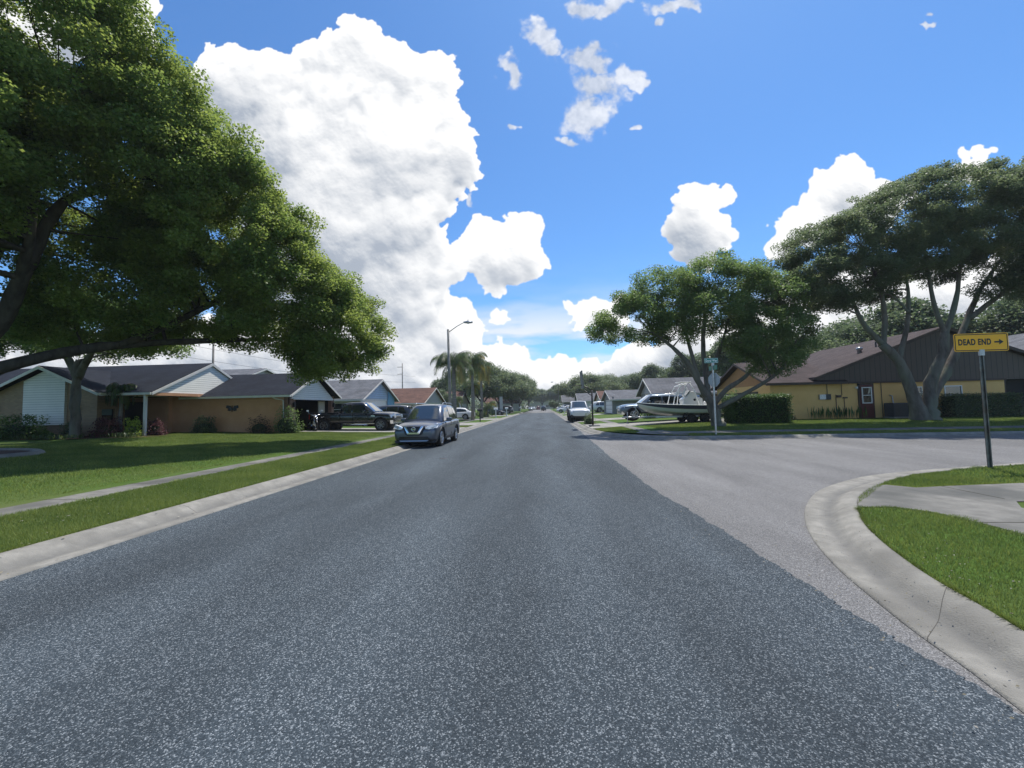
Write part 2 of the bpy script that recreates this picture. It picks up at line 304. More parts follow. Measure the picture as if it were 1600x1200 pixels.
G=dict(
 asphalt=aggregate('asphalt_dark',(.024,.032,.039),(.048,.062,.073),(.235,.258,.272),150,.14,spec=.2,lanes=True),
 street=aggregate('asphalt_pale',(.10,.098,.096),(.163,.160,.157),(.28,.276,.27),130,.25,patch=(.74,1.2)),
 concrete=noisy('concrete',(.24,.23,.205),(.33,.315,.28),7,.9,8,.25,60,c3=(.18,.172,.155),s3=.9),
 walk=noisy('walk_concrete',(.13,.125,.11),(.20,.192,.17),5,.9,8,.25,60,c3=(.08,.08,.072),s3=.8),
 lawn=noisy('lawn',(.048,.09,.016),(.080,.14,.026),14,.95,8,.9,60,c3=(.10,.125,.04),s3=.3,spec=.1),
 base=noisy('ground_base',(.035,.07,.012),(.06,.10,.02),.4,.95,8,spec=.1),
 mulch=noisy('mulch',(.09,.035,.02),(.03,.015,.01),22,.95,6,.8,30),
 bark=noisy('bark',(.085,.07,.055),(.16,.14,.115),5,.95,8,1.0,14,stretch=(1,1,.25),spec=.1),
 barkgrey=noisy('bark_grey',(.085,.072,.06),(.19,.165,.14),4,.95,8,1.0,12,stretch=(1,1,.3),c3=(.16,.17,.13),s3=1.4,spec=.1),
 barkdark=noisy('bark_dark',(.04,.035,.028),(.085,.075,.06),5,.95,8,1.0,14,stretch=(1,1,.25),spec=.1),
 palmbark=noisy('palm_bark',(.19,.17,.15),(.28,.26,.23),6,.95,6,.6,20,stretch=(.3,.3,2),spec=.1),
 brick=brickmat('tan_brick',(.36,.25,.15),(.28,.19,.115),(.24,.20,.15)),
 redbrick=brickmat('red_brick',(.25,.12,.075),(.20,.095,.06),(.2,.17,.14)),
 salmon=noisy('salmon_stucco',(.55,.29,.165),(.60,.33,.19),2,.93,6,.35,80,spec=.1),
 yellow=noisy('yellow_stucco',(.76,.47,.19),(.82,.52,.215),1.3,.93,6,.3,70,spec=.1),
 white_siding=siding('white_siding',(.80,.78,.70)),
 blue_siding=siding('blue_siding',(.42,.56,.72),.2),
 gray_siding=siding('gray_siding',(.44,.44,.43),.18),
 brown_board=siding('brown_board',(.105,.075,.058),.3,True),
 cream=noisy('cream_stucco',(.46,.42,.32),(.5,.46,.36),2,.9),
 grayst=noisy('gray_stucco',(.24,.235,.225),(.28,.27,.26),2,.9),
 whitest=noisy('white_stucco',(.58,.6,.6),(.64,.65,.65),2,.9),
 roofdark=shingle('dark_shingle',(.013,.016,.025),(.020,.024,.034)),
 roofbrown=shingle('brown_shingle',(.13,.070,.052),(.10,.054,.042)),
 roofgray=shingle('gray_shingle',(.115,.12,.13),(.155,.155,.165)),
 roofmaroon=shingle('maroon_shingle',(.058,.043,.042),(.082,.062,.06)),
 trim=noisy('white_trim',(.62,.60,.55),(.7,.68,.64),3,.5),
 browntrim=noisy('brown_trim',(.06,.042,.035),(.08,.055,.045),3,.6),
 dark=noisy('dark_void',(.012,.012,.012),(.02,.018,.016),3,.8),
 pane=glassmat('window_pane',(.018,.028,.03)),
 blind=siding('window_blind',(.16,.24,.24),.05),
 carglass=glassmat('car_glass',(.012,.018,.022)),
 rubber=noisy('rubber',(.012,.012,.012),(.022,.021,.02),9,.8),
 chrome=base_mat('chrome',(.75,.76,.78),.14,1),
 steel=noisy('galvanised_steel',(.36,.37,.38),(.5,.51,.52),14,.38,5,metal=.85),
 post_steel=noisy('weathered_post',(.14,.15,.155),(.26,.25,.235),9,.5,5,metal=.7,c3=(.16,.11,.08),s3=3),
 alloy=base_mat('alloy',(.52,.53,.55),.3,.9),
 dark_alloy=base_mat('dark_alloy',(.20,.205,.21),.35,.8),
 blackplastic=base_mat('black_plastic',(.018,.018,.02),.5),
 lamp=base_mat('lamp_glass',(.72,.74,.76),.08,.25),
 redlamp=base_mat('red_lamp',(.35,.02,.02),.2),
 wood=noisy('weathered_wood',(.16,.14,.12),(.26,.24,.21),6,.9,6,.4,20,stretch=(1,1,.2)),
 green_sign=base_mat('green_sign',(.0,.22,.16),.4), amber=base_mat('amber_sign',(1.0,.46,.0),.35),
 black=base_mat('black_paint',(.012,.012,.013),.45), white=base_mat('white_paint',(.78,.78,.76),.4),
 gelcoat=noisy('gelcoat',(.58,.58,.55),(.66,.66,.63),1.4,.25), navy=base_mat('navy_gelcoat',(.02,.025,.06),.3),
 maroon=noisy('maroon_paint',(.085,.016,.014),(.11,.022,.018),3,.5), acgrey=noisy('ac_grey',(.045,.05,.06),(.07,.075,.085),30,.6),
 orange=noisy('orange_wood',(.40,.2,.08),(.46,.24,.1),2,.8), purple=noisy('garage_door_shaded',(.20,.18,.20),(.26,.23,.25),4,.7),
 shade_leaf=noisy('shaded_core',(.012,.022,.008),(.03,.045,.015),18,.95,6),
 leaf_oak=leafmat('leaf_camphor',(.085,.155,.038),(.24,.30,.065),.52),
 leaf_mid=leafmat('leaf_mid_green',(.07,.135,.04),(.165,.235,.07),.5),
 leaf_dark=leafmat('leaf_dark_green',(.068,.105,.052),(.145,.185,.085),.5),
 leaf_far=leafmat('leaf_far_green',(.055,.09,.042),(.12,.165,.075),.42),
 leaf_hedge=leafmat('leaf_hedge',(.03,.07,.016),(.09,.17,.035),.3),
 leaf_red=leafmat('leaf_maroon',(.085,.028,.035),(.14,.06,.055),.3),
 leaf_lime=leafmat('leaf_lime',(.25,.36,.04),(.45,.52,.10),.4),
 leaf_palm=leafmat('leaf_palm',(.035,.07,.022),(.12,.17,.05),.3),
 leaf_dry=leafmat('leaf_palm_dry',(.14,.15,.03),(.30,.24,.06),.3),
 leaf_red2=leafmat('leaf_bronze',(.05,.03,.015),(.11,.07,.03),.2),
 litter=leafmat('dry_leaf',(.22,.19,.12),(.32,.30,.26),.1,.8),
 grass=leafmat('grass_blade',(.062,.115,.020),(.20,.25,.06),.34,.65),
)
# ---------------- mesh helpers ------------------------------------------
def root_of(o):
    while o.parent: o=o.parent
    return o
def tag(o,label=None,cat=None,group=None,kind=None):
    if label:o['label']=label
    if cat:o['category']=cat
    if group:o['group']=group
    if kind:o['kind']=kind
    return o
def thing(name,label,cat,loc,rz=0,group=None,local=False):
    o=bpy.data.objects.new(name,None); COL.objects.link(o); o.location=loc; o.rotation_euler=(0,0,rz); o.empty_display_size=.3
    LOCAL[o.name]=local
    return tag(o,label,cat,group)
LOCAL={}
def link(name,me,parent=None):
    o=bpy.data.objects.new(name,me); COL.objects.link(o)
    if parent:
        o.parent=parent
    return o
class MB:
    def __init__(s): s.v=[];s.f=[];s.s=[]
    def add(s,vs,fs,smooth=False):
        n=len(s.v); s.v+= [tuple(p) for p in vs]; s.f+=[tuple(i+n for i in f) for f in fs]; s.s+=[smooth]*len(fs); return s
    def box(s,x0,x1,y0,y1,z0,z1):
        return s.add([(x0,y0,z0),(x1,y0,z0),(x1,y1,z0),(x0,y1,z0),(x0,y0,z1),(x1,y0,z1),(x1,y1,z1),(x0,y1,z1)],[(0,3,2,1),(4,5,6,7),(0,1,5,4),(1,2,6,5),(2,3,7,6),(3,0,4,7)])
    def cb(s,c,d): return s.box(c[0]-d[0]/2,c[0]+d[0]/2,c[1]-d[1]/2,c[1]+d[1]/2,c[2]-d[2]/2,c[2]+d[2]/2)
    def prism(s,poly,ax,a,b):
        """poly: 2-D points in the two other axes, extruded along ax from a to b"""
        def P(p,t):
            return {'x':(t,p[0],p[1]),'y':(p[0],t,p[1]),'z':(p[0],p[1],t)}[ax]
        n=len(poly); vs=[P(p,a) for p in poly]+[P(p,b) for p in poly]
        fs=[tuple(range(n))[::-1],tuple(range(n,2*n))]+[(i,(i+1)%n,n+(i+1)%n,n+i) for i in range(n)]
        return s.add(vs,fs)
    def tube(s,pts,rad,n=8,cap=True):
        pts=[Vector(p) for p in pts]; m=len(pts)
        if not hasattr(rad,'__len__'): rad=[rad]*m
        vs=[];up=None
        for i in range(m):
            t=(pts[min(i+1,m-1)]-pts[max(i-1,0)]).normalized()
            if up is None: up=Vector((0,0,1)) if abs(t.z)<.9 else Vector((1,0,0))
            a=t.cross(up)
            if a.length<1e-4: a=t.cross(Vector((0,1,0)))
            a.normalize(); b=t.cross(a).normalized(); up=a.cross(t)
            for k in range(n):
                q=2*math.pi*k/n; vs.append(pts[i]+(a*math.cos(q)+b*math.sin(q))*rad[i])
        fs=[(i*n+k,i*n+(k+1)%n,(i+1)*n+(k+1)%n,(i+1)*n+k) for i in range(m-1) for k in range(n)]
        s.add(vs,fs,True)
        if cap:
            o=len(s.v)-m*n; s.f+= [tuple(o+k for k in range(n)),tuple(o+(m-1)*n+k for k in range(n))[::-1]]; s.s+=[False,False]
        return s
    def lathe(s,prof,c,ax='z',n=16):
        """prof: (r,t) pairs along the axis"""
        vs=[]
        for r,t in prof:
            for k in range(n):
                q=2*math.pi*k/n; a,b=r*math.cos(q),r*math.sin(q)
                vs.append({'z':(c[0]+a,c[1]+b,c[2]+t),'y':(c[0]+a,c[1]+t,c[2]+b),'x':(c[0]+t,c[1]+a,c[2]+b)}[ax])
        m=len(prof)
        s.add(vs,[(i*n+k,i*n+(k+1)%n,(i+1)*n+(k+1)%n,(i+1)*n+k) for i in range(m-1) for k in range(n)],True)
        return s
    def build(s,name,mat,parent=None,bevel=0):
        off=(0,0,0)
        if parent is not None:
            r=root_of(parent)
            if not LOCAL.get(r.name,False): off=r.location
        me=bpy.data.meshes.new(name); me.from_pydata([(x-off[0],y-off[1],z-off[2]) for x,y,z in s.v],[],s.f)
        me.polygons.foreach_set('use_smooth',s.s)
        bm=bmesh.new(); bm.from_mesh(me); bmesh.ops.recalc_face_normals(bm,faces=bm.faces); bm.to_mesh(me); bm.free()
        me.materials.append(G[mat] if isinstance(mat,str) else mat)
        o=link(name,me,parent)
        if bevel:
            b=o.modifiers.new('b','BEVEL'); b.width=bevel; b.segments=2; b.limit_method='ANGLE'; b.angle_limit=.6
        return o
def structure(o): o['kind']='structure'; return o
# ---------------- foliage -----------------------------------------------
RG=np.random.default_rng(3)
def unit(n):
    d=RG.normal(size=(n,3)); return d/np.linalg.norm(d,axis=1)[:,None]
def quads_mesh(name,V,mat,parent=None,tint=None,kind=None,nv=4):
    """V: (n,nv,3)"""
    n=len(V); off=np.zeros(3)
    if parent is not None and not LOCAL.get(root_of(parent).name,False): off=np.array(root_of(parent).location)
    me=bpy.data.meshes.new(name); me.vertices.add(n*nv); me.vertices.foreach_set('co',(V-off).astype(np.float32).ravel())
    me.loops.add(n*nv); me.loops.foreach_set('vertex_index',np.arange(n*nv,dtype=np.int32))
    me.polygons.add(n); me.polygons.foreach_set('loop_start',np.arange(0,n*nv,nv,dtype=np.int32))
    try: me.polygons.foreach_set('loop_total',np.full(n,nv,np.int32))
    except Exception: pass
    me.update(calc_edges=True)
    if tint is not None:
        a=me.attributes.new('tint','FLOAT','FACE'); a.data.foreach_set('value',tint.astype(np.float32))
    me.materials.append(G[mat]); o=link(name,me,parent)
    if kind:o['kind']=kind
    return o
def leaf_quads(C,size,asp=.45,droop=.3,up=.55):
    n=len(C); a=unit(n); a[:,2]=a[:,2]*.6-droop; a/=np.linalg.norm(a,axis=1)[:,None]
    nr=unit(n); nr[:,2]=np.abs(nr[:,2])+up; b=np.cross(nr,a); b/=np.linalg.norm(b,axis=1)[:,None]+1e-6
    s=(size*RG.uniform(.65,1.3,n))[:,None]; w=s*asp
    nn=np.cross(a,b)*s*.12
    return np.stack([C,C+a*s*.5+b*w+nn,C+a*s,C+a*s*.5-b*w+nn],axis=1)
def ball(c,r,n,flat=.8,shell=.5):
    d=unit(n)*(RG.random(n)**shell)[:,None]*np.array([r,r,r*flat]); return np.array(c)+d
def lobes_to_clumps(lobes,dens=1.3,lo=.72,hi=1.,bottom=-.75):
    out=[]
    for (c,r) in lobes:
        c=np.array(c,float); r=np.array(r if hasattr(r,'__len__') else (r,r,r),float)
        n=int(dens*12.6*(r[0]*r[1]+r[1]*r[2]+r[0]*r[2])/3)
        d=unit(n*2); d=d[d[:,2]>bottom][:n]
        out.append(c+d*r*(RG.uniform(lo,hi,len(d))+(RG.random(len(d))<.18)*RG.uniform(.05,.18,len(d)))[:,None])
    P=np.concatenate(out); keep=np.ones(len(P),bool)
    for (c,r) in lobes:
        r=np.array(r if hasattr(r,'__len__') else (r,r,r),float)
        keep&=(np.linalg.norm((P-np.array(c))/r,axis=1)>.62)
    return P[keep]
def crown_mesh(name,clumps,cr,per,size,mat,parent,droop=.3,flat=.75,gap=0,kind=None):
    pts=[];ti=[]
    for c in clumps:
        if RG.random()<gap: continue
        r=cr*RG.uniform(.6,1.35); n=int(per*(r/cr)**2)
        pts.append(ball(c,r,n,flat,.42)); t=RG.uniform(.05,.95)
        ti.append(np.clip(t*.55+RG.random(n)*.45,0,1))
    P=np.concatenate(pts); T=np.concatenate(ti)
    return quads_mesh(name,leaf_quads(P,size,droop=droop),mat,parent,T,kind)
def curve(p0,p1,bend=.15,n=6,sag=0):
    p0=Vector(p0);p1=Vector(p1); L=(p1-p0).length; m=(p0+p1)/2+Vector((random.uniform(-1,1),random.uniform(-1,1),random.uniform(-.2,.8)))*L*bend+Vector((0,0,sag))
    return [(1-t)**2*p0+2*t*(1-t)*m+t*t*p1 for t in [i/(n-1) for i in range(n)]]
def limbs_mesh(limbs,clumps,twigs,r0=.05):
    """limbs: list of (points,radii); twigs run from the limbs to the clumps"""
    mb=MB(); nodes_=[]
    for pts,rad in limbs:
        P=[Vector(p) for p in pts]; fine=[];fr=[]
        for i in range(len(P)-1):                       # Catmull-Rom
            a,b,c,d=P[max(i-1,0)],P[i],P[i+1],P[min(i+2,len(P)-1)]
            for k in range(4):
                t=k/4; fine.append(.5*((2*b)+(c-a)*t+(2*a-5*b+4*c-d)*t*t+(3*b-a-3*c+d)*t**3)); fr.append(rad[i]*(1-t)+rad[i+1]*t)
        fine.append(P[-1]);fr.append(rad[-1])
        fr=[r*(1+random.uniform(-.09,.11)) for r in fr]; fine=[p+Vector((random.gauss(0,1),random.gauss(0,1),0))*r*.07 if 0<i<len(fine)-1 else p for i,(p,r) in enumerate(zip(fine,fr))]
        mb.tube(fine,fr,12)
        nodes_+=[(p,r) for p,r in zip(fine,fr)][len(fine)//3:]
    if len(clumps):
        idx=RG.choice(len(clumps),min(twigs,len(clumps)),replace=False)
        for i in idx:
            c=Vector(clumps[i]); near=sorted(nodes_,key=lambda q:(q[0]-c).length+max(0,(q[0].z-c.z))*1.2)[0]
            L=(near[0]-c).length; r=min(near[1]*.6,r0*(.4+L*.3)); mb.tube(curve(near[0],c,.12,6),[r*(1-.8*k/5) for k in range(6)],5,False)
    return mb
def bush(name,label,cat,c,r,mat,size=.05,n=2600,group=None,box=None,core=True):
    """c: base centre on the ground, r: radii; box=True clips it to a trimmed block"""
    o=thing(name,label,cat,c,0,group)
    r=np.array(r,float)
    if box:
        d=RG.uniform(-1,1,(n*3,3)); m=np.max(np.abs(d),axis=1); d=d[m>.80][:n]; d[:,2]=d[:,2]*.5+.5
        P=np.array(c)+d*np.array([r[0],r[1],r[2]])*RG.uniform(.96,1.03,(len(d),1)); P+=RG.normal(size=P.shape)*size*.45
        P[:,2]=np.maximum(P[:,2],c[2]+.03)
    else:
        d=unit(n)*(RG.random(n)**.28)[:,None]; d[:,2]=np.abs(d[:,2]+.25)
        q=.86+.2*np.sin(d[:,0]*5+c[0])*np.cos(d[:,1]*6+c[1])+.08*np.sin(d[:,2]*9)
        P=np.array(c)+d*r*q[:,None]
    T=np.clip(RG.random(len(P))*.7+.3*(np.sin(P[:,0]*7)*np.sin(P[:,2]*6+P[:,1]*3)*.5+.5),0,1)
    quads_mesh('foliage',leaf_quads(P,size,.5,.1),mat,o,T)
    core_=MB()  # solid dark core: the deep shade inside the bush is put into its colour
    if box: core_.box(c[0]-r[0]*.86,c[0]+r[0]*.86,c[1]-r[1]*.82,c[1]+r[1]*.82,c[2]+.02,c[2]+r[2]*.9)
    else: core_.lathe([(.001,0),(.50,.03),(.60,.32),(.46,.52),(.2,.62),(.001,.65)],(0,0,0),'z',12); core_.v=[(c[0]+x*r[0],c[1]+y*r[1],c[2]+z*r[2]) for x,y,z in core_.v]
    core_.build('shaded_core','shade_leaf',o)
    st=MB()
    for k in range(5):
        a=k*1.3; st.tube([(c[0]+.05*math.cos(a),c[1]+.05*math.sin(a),c[2]-.03),(c[0]+r[0]*.5*math.cos(a),c[1]+r[1]*.5*math.sin(a),c[2]+r[2]*.6)],[.02,.008],5)
    st.build('stem','barkdark',o)
    return o
def copy_tree(o,parent=None):
    c=o.copy(); COL.objects.link(c); c.parent=parent
    LOCAL[c.name]=LOCAL.get(o.name,False)
    for ch in o.children: copy_tree(ch,c)
    return c
# ---------------- ground -------------------------------------------------
def sm(t): t=min(1,max(0,t)); return t*t*(3-2*t)
def gz(x,y):
    if x<-5: return .12+.022*min(15,max(0,-8.9-x))
    if y>15: return .13+.04*min(8,max(0,min(y-19,x-2.8)))
    return .12
def gzv(x,y):
    return np.where(x<-5,.12+.022*np.clip(-8.9-x,0,15),np.where(y>15,.13+.04*np.clip(np.minimum(y-19,x-2.8),0,8),.12))
def sheet(name,poly,z,mat,step=None,bump=0,kind=True,mask=None):
    """triangulated polygon; z is a number or an offset function over gz"""
    pts=[Vector(p) for p in poly]; n=len(pts)
    if step:
        xs=[p[0] for p in poly]; ys=[p[1] for p in poly]
        def inside(x,y):
            c=False;j=n-1
            for i in range(n):
                if (poly[i][1]>y)!=(poly[j][1]>y) and x<(poly[j][0]-poly[i][0])*(y-poly[i][1])/(poly[j][1]-poly[i][1])+poly[i][0]: c=not c
                j=i
            return c
        extra=[]
        x=min(xs)+step*.5
        while x<max(xs):
            y=min(ys)+step*.5
            while y<max(ys):
                if inside(x,y): extra.append(Vector((x,y)))
                y+=step
            x+=step
        pts=pts+extra
    vs,es,fs,_,_,_=delaunay_2d_cdt(pts,[(i,(i+1)%n) for i in range(n)],[list(range(n))],1,1e-5)
    mb=MB(); mb.add([(v[0],v[1],z(v[0],v[1]) if callable(z) else z) for v in vs],fs,True)
    o=mb.build(name,mat)
    if kind: structure(o)
    return o
structure(MB().box(-410,410,-50,410,-.7,-.06).build('ground','base'))
# pale street sheet beneath everything paved, dark new asphalt 6 mm above it with a ragged right edge
sheet('side_street',[(-5.4,-12),(2.32,-12),(2.9,-12),(3.1,0),(3.2,4),(3.5,5.2),(4.3,6.9),(6.0,8.6),(8.3,9.3),(11,10.2),(60,11.4),(60,18.9),(8.2,18.95),(5.6,19.1),(4.1,20.4),(3.2,22.4),(2.75,25),(2.6,30),(2.6,240),(-5.4,240)],0,'street')
edge=[];y=102.
while y>-12:
    x=np.interp(y,[-12,2.3,5,7.65,12,27,102],[2.32,2.28,2.13,1.97,1.93,2.16,2.2]); edge.append((x+random.gauss(0,.02 if y>15 else .011)+.022*math.sin(y*3.1)*math.sin(y*7.7+1)+.02*math.sin(y*1.3),y)); y-=.022 if y<14 else .3
sheet('road',[(-5.17,-12),(-5.17,102)]+edge,.006,'asphalt')
LAWN_L=[(-5.74,-14),(-5.74,240),(-120,240),(-120,-14)]
structure(sheet('lawn',[(-5.74,-14),(-5.74,240),(-40,240),(-120,200),(-120,-14)],lambda x,y:gz(x,y),'lawn',3.))
NB=[(2.84,-12),(2.88,2.87),(2.96,3.22),(3.04,3.64),(3.15,4.02),(3.36,4.6),(3.66,5.26),(4.1,5.99),(4.52,6.57),(5.06,7.16),(5.88,7.86),(6.81,8.5),(8.3,9.15),(11.1,10.05),(60,11.)]
NO=[(2.24,-12),(2.3,2.32),(2.37,2.69),(2.42,3.1),(2.52,3.6),(2.68,4.25),(2.96,5.05),(3.36,5.88),(3.88,6.72),(4.62,7.66),(5.65,8.55),(6.65,9.2),(8.2,9.82),(11.05,10.72),(60,11.62)]
FB=[(2.82,240),(2.82,30),(2.92,26),(3.12,23.6),(3.55,21.9),(4.3,20.5),(5.3,19.6),(6.6,19.15),(8.3,19.02),(60,19.02)]
FO=[(2.24,240),(2.24,30),(2.36,25.9),(2.58,23.3),(3.02,21.4),(3.82,19.85),(4.95,18.95),(6.45,18.5),(8.25,18.4),(60,18.4)]
sheet('lawn',NB+[(60,-12)],lambda x,y:.12,'lawn',4.)
sheet('lawn',FB+[(90,19.02),(90,240)],lambda x,y:gz(x,y),'lawn',2.6)
# Miami kerbs: shallow gutter pan rising to the back of kerb
kerbm=noisy('kerb_concrete',(.19,.182,.16),(.275,.262,.23),6,.9,9,.35,70,c3=(.155,.148,.13),s3=1.3)
def add_joints(m):
    N,K=nodes(m); b=N['Principled BSDF']; uv=N.new('ShaderNodeUVMap'); uv.uv_map='uv'; s=N.new('ShaderNodeSeparateXYZ'); K.new(uv.outputs[0],s.inputs[0])
    d=N.new('ShaderNodeMath'); d.operation='FRACT'; K.new(s.outputs[0],d.inputs[0]); l=N.new('ShaderNodeMath'); l.operation='LESS_THAN'; l.inputs[1].default_value=.0028; K.new(d.outputs[0],l.inputs[0])
    old=b.inputs['Base Color'].links[0].from_socket
    # worn line along the gutter, deepened to paint in the shade of its crease
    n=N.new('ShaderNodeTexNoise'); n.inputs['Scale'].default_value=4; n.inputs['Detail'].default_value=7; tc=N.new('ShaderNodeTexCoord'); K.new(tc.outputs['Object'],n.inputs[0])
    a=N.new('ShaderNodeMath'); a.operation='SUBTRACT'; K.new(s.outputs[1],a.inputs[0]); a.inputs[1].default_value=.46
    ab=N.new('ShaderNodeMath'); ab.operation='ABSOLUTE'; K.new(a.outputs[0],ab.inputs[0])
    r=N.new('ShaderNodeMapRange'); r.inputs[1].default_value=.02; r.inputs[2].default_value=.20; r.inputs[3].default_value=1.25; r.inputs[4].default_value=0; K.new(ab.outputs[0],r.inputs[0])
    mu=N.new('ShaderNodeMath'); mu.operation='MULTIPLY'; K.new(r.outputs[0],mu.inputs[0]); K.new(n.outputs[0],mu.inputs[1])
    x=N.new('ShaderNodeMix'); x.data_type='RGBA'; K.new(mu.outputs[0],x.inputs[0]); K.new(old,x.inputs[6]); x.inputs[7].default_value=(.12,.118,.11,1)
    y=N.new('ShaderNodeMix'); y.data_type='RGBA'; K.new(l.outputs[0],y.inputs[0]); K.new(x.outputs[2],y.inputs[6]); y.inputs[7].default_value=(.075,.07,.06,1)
    K.new(y.outputs[2],b.inputs['Base Color'])
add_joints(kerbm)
def kerb(O,B,jl=3.05):
    def dense(P):
        P=[Vector(p) for p in P];out=[]
        for i in range(len(P)-1):
            a,b,c,d=P[max(i-1,0)],P[i],P[i+1],P[min(i+2,len(P)-1)]
            big=(c-b).length>6
            if (b-a).length>3*(c-b).length+.5: a=b-(c-b)
            if (d-c).length>3*(c-b).length+.5: d=c+(c-b)
            k=40 if big else 5
            for j in range(k):
                t=j/k; out.append(b.lerp(c,t) if big else .5*((2*b)+(c-a)*t+(2*a-5*b+4*c-d)*t*t+(3*b-a-3*c+d)*t**3))
        return out+[P[-1]]
    o_,b_=dense(O),dense(B); prof=[(0,.004),(.02,.024),(.25,.014),(.42,.008),(.48,.010),(.58,.045),(.72,.098),(.86,.124),(.97,.130),(1.0,.122),(1.02,.0)]
    vs=[];uv=[];L=0
    for i,(p,q) in enumerate(zip(o_,b_)):
        if i: L+=((p+q)/2-(o_[i-1]+b_[i-1])/2).length
        for t,z in prof: w=p.lerp(q,t); vs.append((w[0],w[1],z)); uv.append((L/jl,t))
    n=len(prof); fs=[(i*n+k,i*n+k+1,(i+1)*n+k+1,(i+1)*n+k) for i in range(len(o_)-1) for k in range(n-1)]
    mb=MB(); mb.add(vs,fs,True); ob=mb.build('kerb',kerbm); me=ob.data
    u=me.uv_layers.new(name='uv')
    for l in me.loops: u.data[l.index].uv=uv[l.vertex_index]
    return structure(ob)
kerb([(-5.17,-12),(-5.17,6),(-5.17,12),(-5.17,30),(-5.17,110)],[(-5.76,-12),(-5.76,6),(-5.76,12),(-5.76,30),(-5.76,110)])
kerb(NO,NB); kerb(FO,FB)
def slabs(name,poly,off=.012,mat='walk'):
    return sheet(name,poly,lambda x,y:gz(x,y)+off,mat,1.2)
SW_L=(-8.88,-7.80)
slabs('sidewalk',[(-8.88,-12),(-7.80,-12),(-7.80,120),(-8.88,120)])
slabs('sidewalk',[(4.9,-12),(6.05,-12),(6.05,5.95),(6.35,6.3),(60,6.9),(60,8.2),(7.75,7.62),(6.5,7.42),(5.9,7.3),(5.64,7.55),(5.42,7.49),(5.06,7.18),(4.52,6.59),(4.13,6.02),(4.55,6.02),(4.83,5.71),(4.9,5.2)])
slabs('sidewalk',[(4.32,20.52),(5.3,19.64),(6.3,19.3),(6.6,20.0),(60,20.25),(60,21.2),(6.3,20.95),(5.9,21.5),(5.9,110),(4.75,110),(4.75,21.6)],.010)
DRIVES=[]
def drive(x0,x1,y0,y1,mat='concrete',flare=.8):
    DRIVES.append((min(x0,x1),max(x0,x1),y0,y1))
    s=1 if x1>x0 else -1
    sheet('driveway',[(x0,y0-flare),(x0+s*1.8,y0),(x1,y0),(x1,y1),(x0+s*1.8,y1),(x0,y1+flare)],lambda x,y:gz(x,y)+.018,mat,1.3)
drive(-5.74,-15.6,25.4,30.2); drive(-5.74,-15.5,35,40); drive(-5.74,-15.5,49,53.8); drive(-5.74,-15.5,70,75)
drive(2.84,14.1,26.6,31.6); drive(2.84,9.5,37.2,41.6); drive(2.84,8.8,56,61); drive(2.84,9.2,72,77)
# joints of the walks
jm=MB()
for y in np.arange(-10,80,1.52): jm.box(-8.88,-7.80,y,y+.012,gz(-8.3,y)+.010,gz(-8.3,y)+.0145)
for y in np.arange(-2,5.6,1.45): jm.box(4.9,6.05,y,y+.012,.128,.1345)
for x in (6.35,7.9,9.4,10.9): jm.box(x,x+.012,6.45,7.4,.128,.1345)
structure(jm.build('walk_joints','barkdark'))
# ---------------- grass blades ------------------------------------------
def in_poly(X,Y,poly):
    c=np.zeros(len(X),bool); j=len(poly)-1
    for i in range(len(poly)):
        xi,yi=poly[i];xj,yj=poly[j]
        if yi!=yj:
            q=((yi>Y)!=(yj>Y))&(X<(xj-xi)*(Y-yi)/(yj-yi)+xi); c^=q
        j=i
    return c
def blades(name,N,x0,x1,y0,y1,poly,holes,hgt,wid,base=None,pw=1.):
    X=RG.uniform(x0,x1,N); Y=y0+(y1-y0)*RG.random(N)**pw
    k=np.ones(N,bool)
    if poly is not None: k&=in_poly(X,Y,poly)
    for h in holes: k&=~in_poly(X,Y,h)
    # only ground the photograph could see
    k&=(np.abs(X)<1.75*Y+3)
    X=X[k];Y=Y[k];n=len(X); d=np.sqrt(X*X+Y*Y)
    pn=.5+.5*np.sin(X*2.1+1.3*np.sin(Y*1.7))*np.sin(Y*2.4+X*.7)
    h=hgt*RG.uniform(.45,1.3,n)*(.75+.5*pn); w=wid*(.6+d*.12)
    a=RG.uniform(0,6.283,n); le=RG.uniform(.1,.9,n)*h
    Z=gzv(X,Y)-.004
    b=np.stack([X,Y,Z],1); t=np.stack([X+np.cos(a)*le,Y+np.sin(a)*le,Z+h],1)
    s=np.stack([-np.sin(a+RG.normal(0,.6,n))*w/2,np.cos(a)*w/2,np.zeros(n)],1)
    V=np.stack([b-s,b+s,t],1)
    dry=np.clip(np.sin(.9*X+1+.8*np.sin(Y*.6))*np.sin(.8*Y+.5)*np.sin(2.3*X+1.7*Y)-.25,0,1)
    T=np.clip(.45*pn+.55*RG.random(n)+(RG.random(n)<.04+dry*.5)*.8,0,1.6)
    return quads_mesh(name,V,'grass',None,T,'stuff',3)
SWN=[(4.85,-12),(6.1,-12),(6.1,5.9),(6.4,6.25),(60,6.85),(60,8.25),(7.75,7.66),(6.5,7.46),(5.9,7.34),(5.64,7.6),(4.1,6.04),(4.55,6.06),(4.8,5.73),(4.85,5.2)]
rect=lambda a,b,c,d:[(a,c),(b,c),(b,d),(a,d)]
blades('grass',230000,2.85,7.5,1.6,10.2,NB+[(60,-12)],[SWN],.045,.0042)
blades('grass',60000,7.5,16,7.4,11,NB+[(60,-12)],[SWN],.05,.006)
blades('grass',190000,-7.82,-5.77,.8,17,None,[rect(-20,-5.7,24.6,31)],.05,.0045,pw=1.25)
blades('grass',270000,-22,-8.86,3,24,None,[],.05,.0055,pw=.8)
blades('grass',60000,-7.8,-5.77,17,34,None,[rect(-20,-5.7,24.6,31)],.05,.006)
blades('grass',70000,-20,-8.86,24,25.4,None,[],.05,.006)
